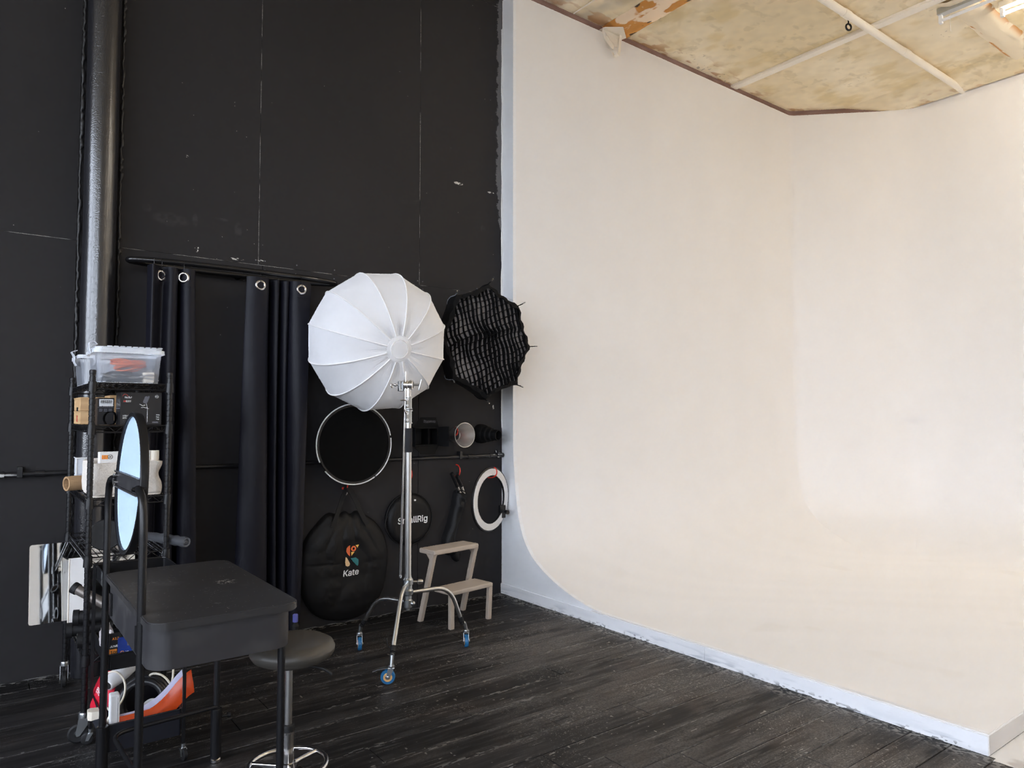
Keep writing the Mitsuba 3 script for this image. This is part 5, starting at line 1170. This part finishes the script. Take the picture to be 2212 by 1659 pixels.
solo('beige_cable', tube(smoothpath([(-2.80, -1.30, zb + .20), (-2.775, -1.35, zb + .215), (-2.745, -1.37, zb + .19), (-2.735, -1.375, zb + .175), (-2.72, -1.36, zb + .23), (-2.705, -1.33, zb + .29)], 40), .0048, 8), M_OFFWHITE, 'beige cable looping up behind the lilac papers', 'cable', smooth=True)

for k in set(scene) - KEYS0: scene[k]['to_world'] = T().translate([.008, .040, 0])   # trolley and its load pushed up against the rack

# ================================================================== DRESSING TABLE
t = thing('dressing_table', 'black dressing table with a round mirror on tall bent uprights, seen from behind', 'dressing table')
X0, X1, Y0, Y1, ZT = -3.000, -2.540, -2.352, -1.462, .800
top = rrect(X0, X1, Y0, Y1, .058).union(sg.box(X0, Y0 + .075, X0 + .1, Y1 - .02))
edge = [xy(top.buffer(-.0035), ZT - .026, .026), xy(top, ZT - .0225, .019)]
part(t, 'top', cat(*edge), M_TABLETOP, smooth=40)
dr_ = rrect(X0 + .006, X1 - .018, Y0 + .022, Y1 - .05, .065)
part(t, 'drawer_case', cat(xy(dr_.difference(dr_.buffer(-.012)), ZT - .146, .120), xy(dr_, ZT - .146, .004)), M_TABLE, smooth=40)
for y_ in (-2.15, -1.62): part(t, 'side_hinge', rbox(X0 - .002, X0 + .008, y_ - .02, y_ + .02, ZT - .13, ZT - .05, .002, 0), M_BLKMETAL)
UPF, UPN, MZ, MX = -1.478, -2.205, 1.178, -2.996
def upright(y, ypiv):
    s_ = 1 if ypiv > y else -1
    p_ = fillet([(MX, y, .0), (MX, y, 1.075), (MX, y + s_ * .02, 1.155), (MX, y + s_ * .085, MZ), (MX, ypiv, MZ)], .06, 8)
    k = part(t, 'upright', tube(p_, .0125, 18), M_BLKMETAL, smooth=True)
    part(k, 'joint_line', torus((MX, y, ZT - .02), (0, 0, 1), .0127, .0010, 24, 6), M_RUBBER)
    part(k, 'pivot_bolt', cat(cyl((MX - .018, ypiv - s_ * .012, MZ), (MX + .018, ypiv - s_ * .012, MZ), .0085, n=16), cyl((MX - .021, ypiv - s_ * .012, MZ), (MX - .016, ypiv - s_ * .012, MZ), .005, n=6)), M_BLKMETAL)
upright(UPF, -1.628); upright(UPN, -2.098)
for (x, y) in ((MX, UPF), (X1 - .055, -1.56)):
    part(t, 'leg_sleeve', lathe([(.0125, .215), (.0205, .213), (.0215, .208), (.0215, .02), (.016, .018), (.016, .0), (0, 0)], (x, y, 0), (0, 0, 1), 28), M_BLKGLOSS, smooth=30)
    part(t, 'foot', lathe([(0, 0), (.020, 0), (.020, .010), (.010, .020)], (x, y, 0), (0, 0, 1), 20), M_CHROME)
part(t, 'leg', cyl((X1 - .055, -1.56, .20), (X1 - .055, -1.56, ZT - .146), .0125, n=18), M_BLKMETAL)
part(t, 'leg', cyl((X1 - .040, -2.275, .0), (X1 - .040, -2.275, ZT - .146), .0125, n=18), M_BLKMETAL)
part(t, 'sleeve_knob', cat(cyl((X1 - .04, -1.56, .175), (X1 + .0, -1.56, .175), .005, n=10), lathe([(0, 0), (.011, .002), (.012, .012), (0, .016)], (X1 - .012, -1.56, .175), (1, 0, 0), 14)), M_BLKMETAL)
st = fillet([(X1 - .055, -1.565, .222), (X0 + .02, -1.60, .222), (X0 + .045, -2.19, .222)], .07, 12)
st[:, 2] -= 0
part(t, 'stretcher', tube(st, .0085, 14), M_BLKMETAL, smooth=True)
# round mirror, tilted a little, its back towards the viewer
MC = np.array((-2.984, -1.868, 1.182)); MA = nrm((-1, 0, .045)); MR = .246
ma = np.cross(MA, NY); ma = ma if ma[2] > 0 else -ma
part(t, 'mirror_frame', lathe([(MR - .014, .0085), (MR, .0095), (MR + .002, .006), (MR + .002, -.012), (MR, -.016), (MR - .010, -.016), (MR - .014, -.012), (MR - .014, .0085)], MC, MA, 96), M_BLKMETAL, smooth=40)
part(t, 'mirror_back', lathe([(0, .001), (MR - .013, .001)], MC, MA, 72), M_BACKFILM, smooth=False, label='pale blue back panel of the mirror')
part(t, 'mirror_glass', lathe([(0, -.013), (MR - .011, -.013)], MC, MA, 72), M_MIRROR, smooth=False)
cb = lambda y, z, x: MC + NY * y + ma * z + MA * x
cross = trimesh.convex.convex_hull(np.array([cb(y_, z_, x_) for y_ in (-MR + .012, MR - .012) for z_ in (-.024, .024) for x_ in (.002, .007)]))
part(t, 'cross_bar', cat(cross, *[trimesh.convex.convex_hull(np.array([cb(y_, z_, x_) for y_ in (-MR + .012, MR - .012) for z_ in (s_ * .024, s_ * .028) for x_ in (.002, .016)])) for s_ in (-1, 1)]), M_TABLE, smooth=False)
part(t, 'bar_edge', cat(*[tube([cb(-MR + .014, s_ * .0285, .016), cb(MR - .014, s_ * .0285, .016)], .0016, 6) for s_ in (-1, 1)]), M_STEEL, label='bright metal edges of the cross bar')
part(t, 'clamp_screw', cat(*[cyl(cb(y_, z_, .004), cb(y_, z_, .022), .006, n=12) for y_, z_ in ((MR - .03, .012), (MR - .03, -.014))], tube([cb(MR - .05, -.03, .02), cb(MR - .06, .0, .026)], .0025, 6)), M_STEEL)

# ================================================================== ROUND STOOL
t = thing('round_stool', 'round dark grey swivel stool on a chrome column at the corner of the dressing table', 'stool')
QX, QY, SZ = -2.444, -1.973, .478
part(t, 'seat', lathe([(0, .092), (.085, .091), (.126, .086), (.148, .074), (.157, .056), (.156, .041), (.145, .024), (.112, .008), (.056, .002), (0, .002)], (QX + .012, QY - .005, SZ), (0, 0, 1), 64), M_VINYL, smooth=True)
part(t, 'seat_plate', lathe([(0, SZ), (.055, SZ), (.055, SZ - .010), (0, SZ - .012)], (QX, QY, 0), (0, 0, 1), 28), M_BLKMETAL)
part(t, 'lever', tube(smoothpath([(QX + .02, QY - .02, SZ - .012), (QX + .085, QY - .065, SZ - .016), (QX + .10, QY - .078, SZ - .02), (QX + .13, QY - .10, SZ - .042)], 16), [.004] * 10 + [.006] * 6, 8), M_RUBBER)
part(t, 'gas_column', cyl((QX, QY, .235), (QX, QY, SZ - .005), .0145, n=24), M_STEEL)
part(t, 'column_collar', lathe([(.0145, .252), (.022, .250), (.024, .240), (.024, .225)], (QX, QY, 0), (0, 0, 1), 24), M_RUBBER)
part(t, 'column_sleeve', lathe([(.0225, .235), (.0225, .10), (.026, .098), (.028, .085), (.028, .06), (0, .06)], (QX, QY, 0), (0, 0, 1), 28), M_CHROME, smooth=30)
part(t, 'collar_bolt', cat(cyl((QX - .012, QY - .018, .222), (QX - .015, QY - .026, .222), .003, n=8), cyl((QX + .0, QY - .0215, .222), (QX + .0, QY - .027, .222), .003, n=8)), M_CHROME)
part(t, 'foot_ring', torus((QX, QY, .098), (0, 0, 1), .143, .0095, 64, 14), M_CHROME, smooth=True)
part(t, 'ring_band', lathe([(.0235, .112), (.029, .110), (.029, .085), (.0235, .083)], (QX, QY, 0), (0, 0, 1), 28), M_CHROME, smooth=30)
for a_ in (.35, .35 + 2 * PI / 3, .35 + 4 * PI / 3):
    part(t, 'ring_spoke', cyl((QX + .026 * math.cos(a_), QY + .026 * math.sin(a_), .096), (QX + .139 * math.cos(a_), QY + .139 * math.sin(a_), .098), .0085, n=12), M_CHROME)
for i in range(5):
    a_ = 2.2 + 2 * PI * i / 5; e_ = np.array((QX + .125 * math.cos(a_), QY + .125 * math.sin(a_)))
    k = part(t, 'base_arm', trimesh.convex.convex_hull(np.vstack([np.array((QX, QY, .068)) + trimesh.creation.icosphere(1).vertices * (.02, .02, .014), np.array((*e_, .056)) + trimesh.creation.icosphere(1).vertices * .010])), M_CHROME, smooth=30)
    f = nrm((math.cos(a_ + 1), math.sin(a_ + 1), 0))
    part(k, 'castor', cat(*[lathe([(0, -.005), (.017, -.006), (.021, -.003), (.021, .003), (.017, .006), (0, .005)], (e_[0] + s_ * .009 * f[0], e_[1] + s_ * .009 * f[1], .021), f, 22) for s_ in (-1, 1)], cyl((*e_, .02), (*e_, .05), .005, n=8)), M_RUBBER, smooth=30)

# small blue-capped bottle on the floor behind the stool
t = thing('spray_bottle', 'small bottle with a blue cap on the floor behind the stool seat', 'bottle')
bxy = (-1.800, -.30)
part(t, 'body', lathe([(0, 0), (.022, 0), (.024, .004), (.024, .12), (.012, .138), (.012, .145)], (*bxy, 0), (0, 0, 1), 24), M_RUBBER, smooth=30)
part(t, 'cap', lathe([(.014, .142), (.0165, .144), (.0165, .186), (.014, .19), (0, .19)], (*bxy, 0), (0, 0, 1), 22), M_BLUECAP, smooth=30, label='blue cap')
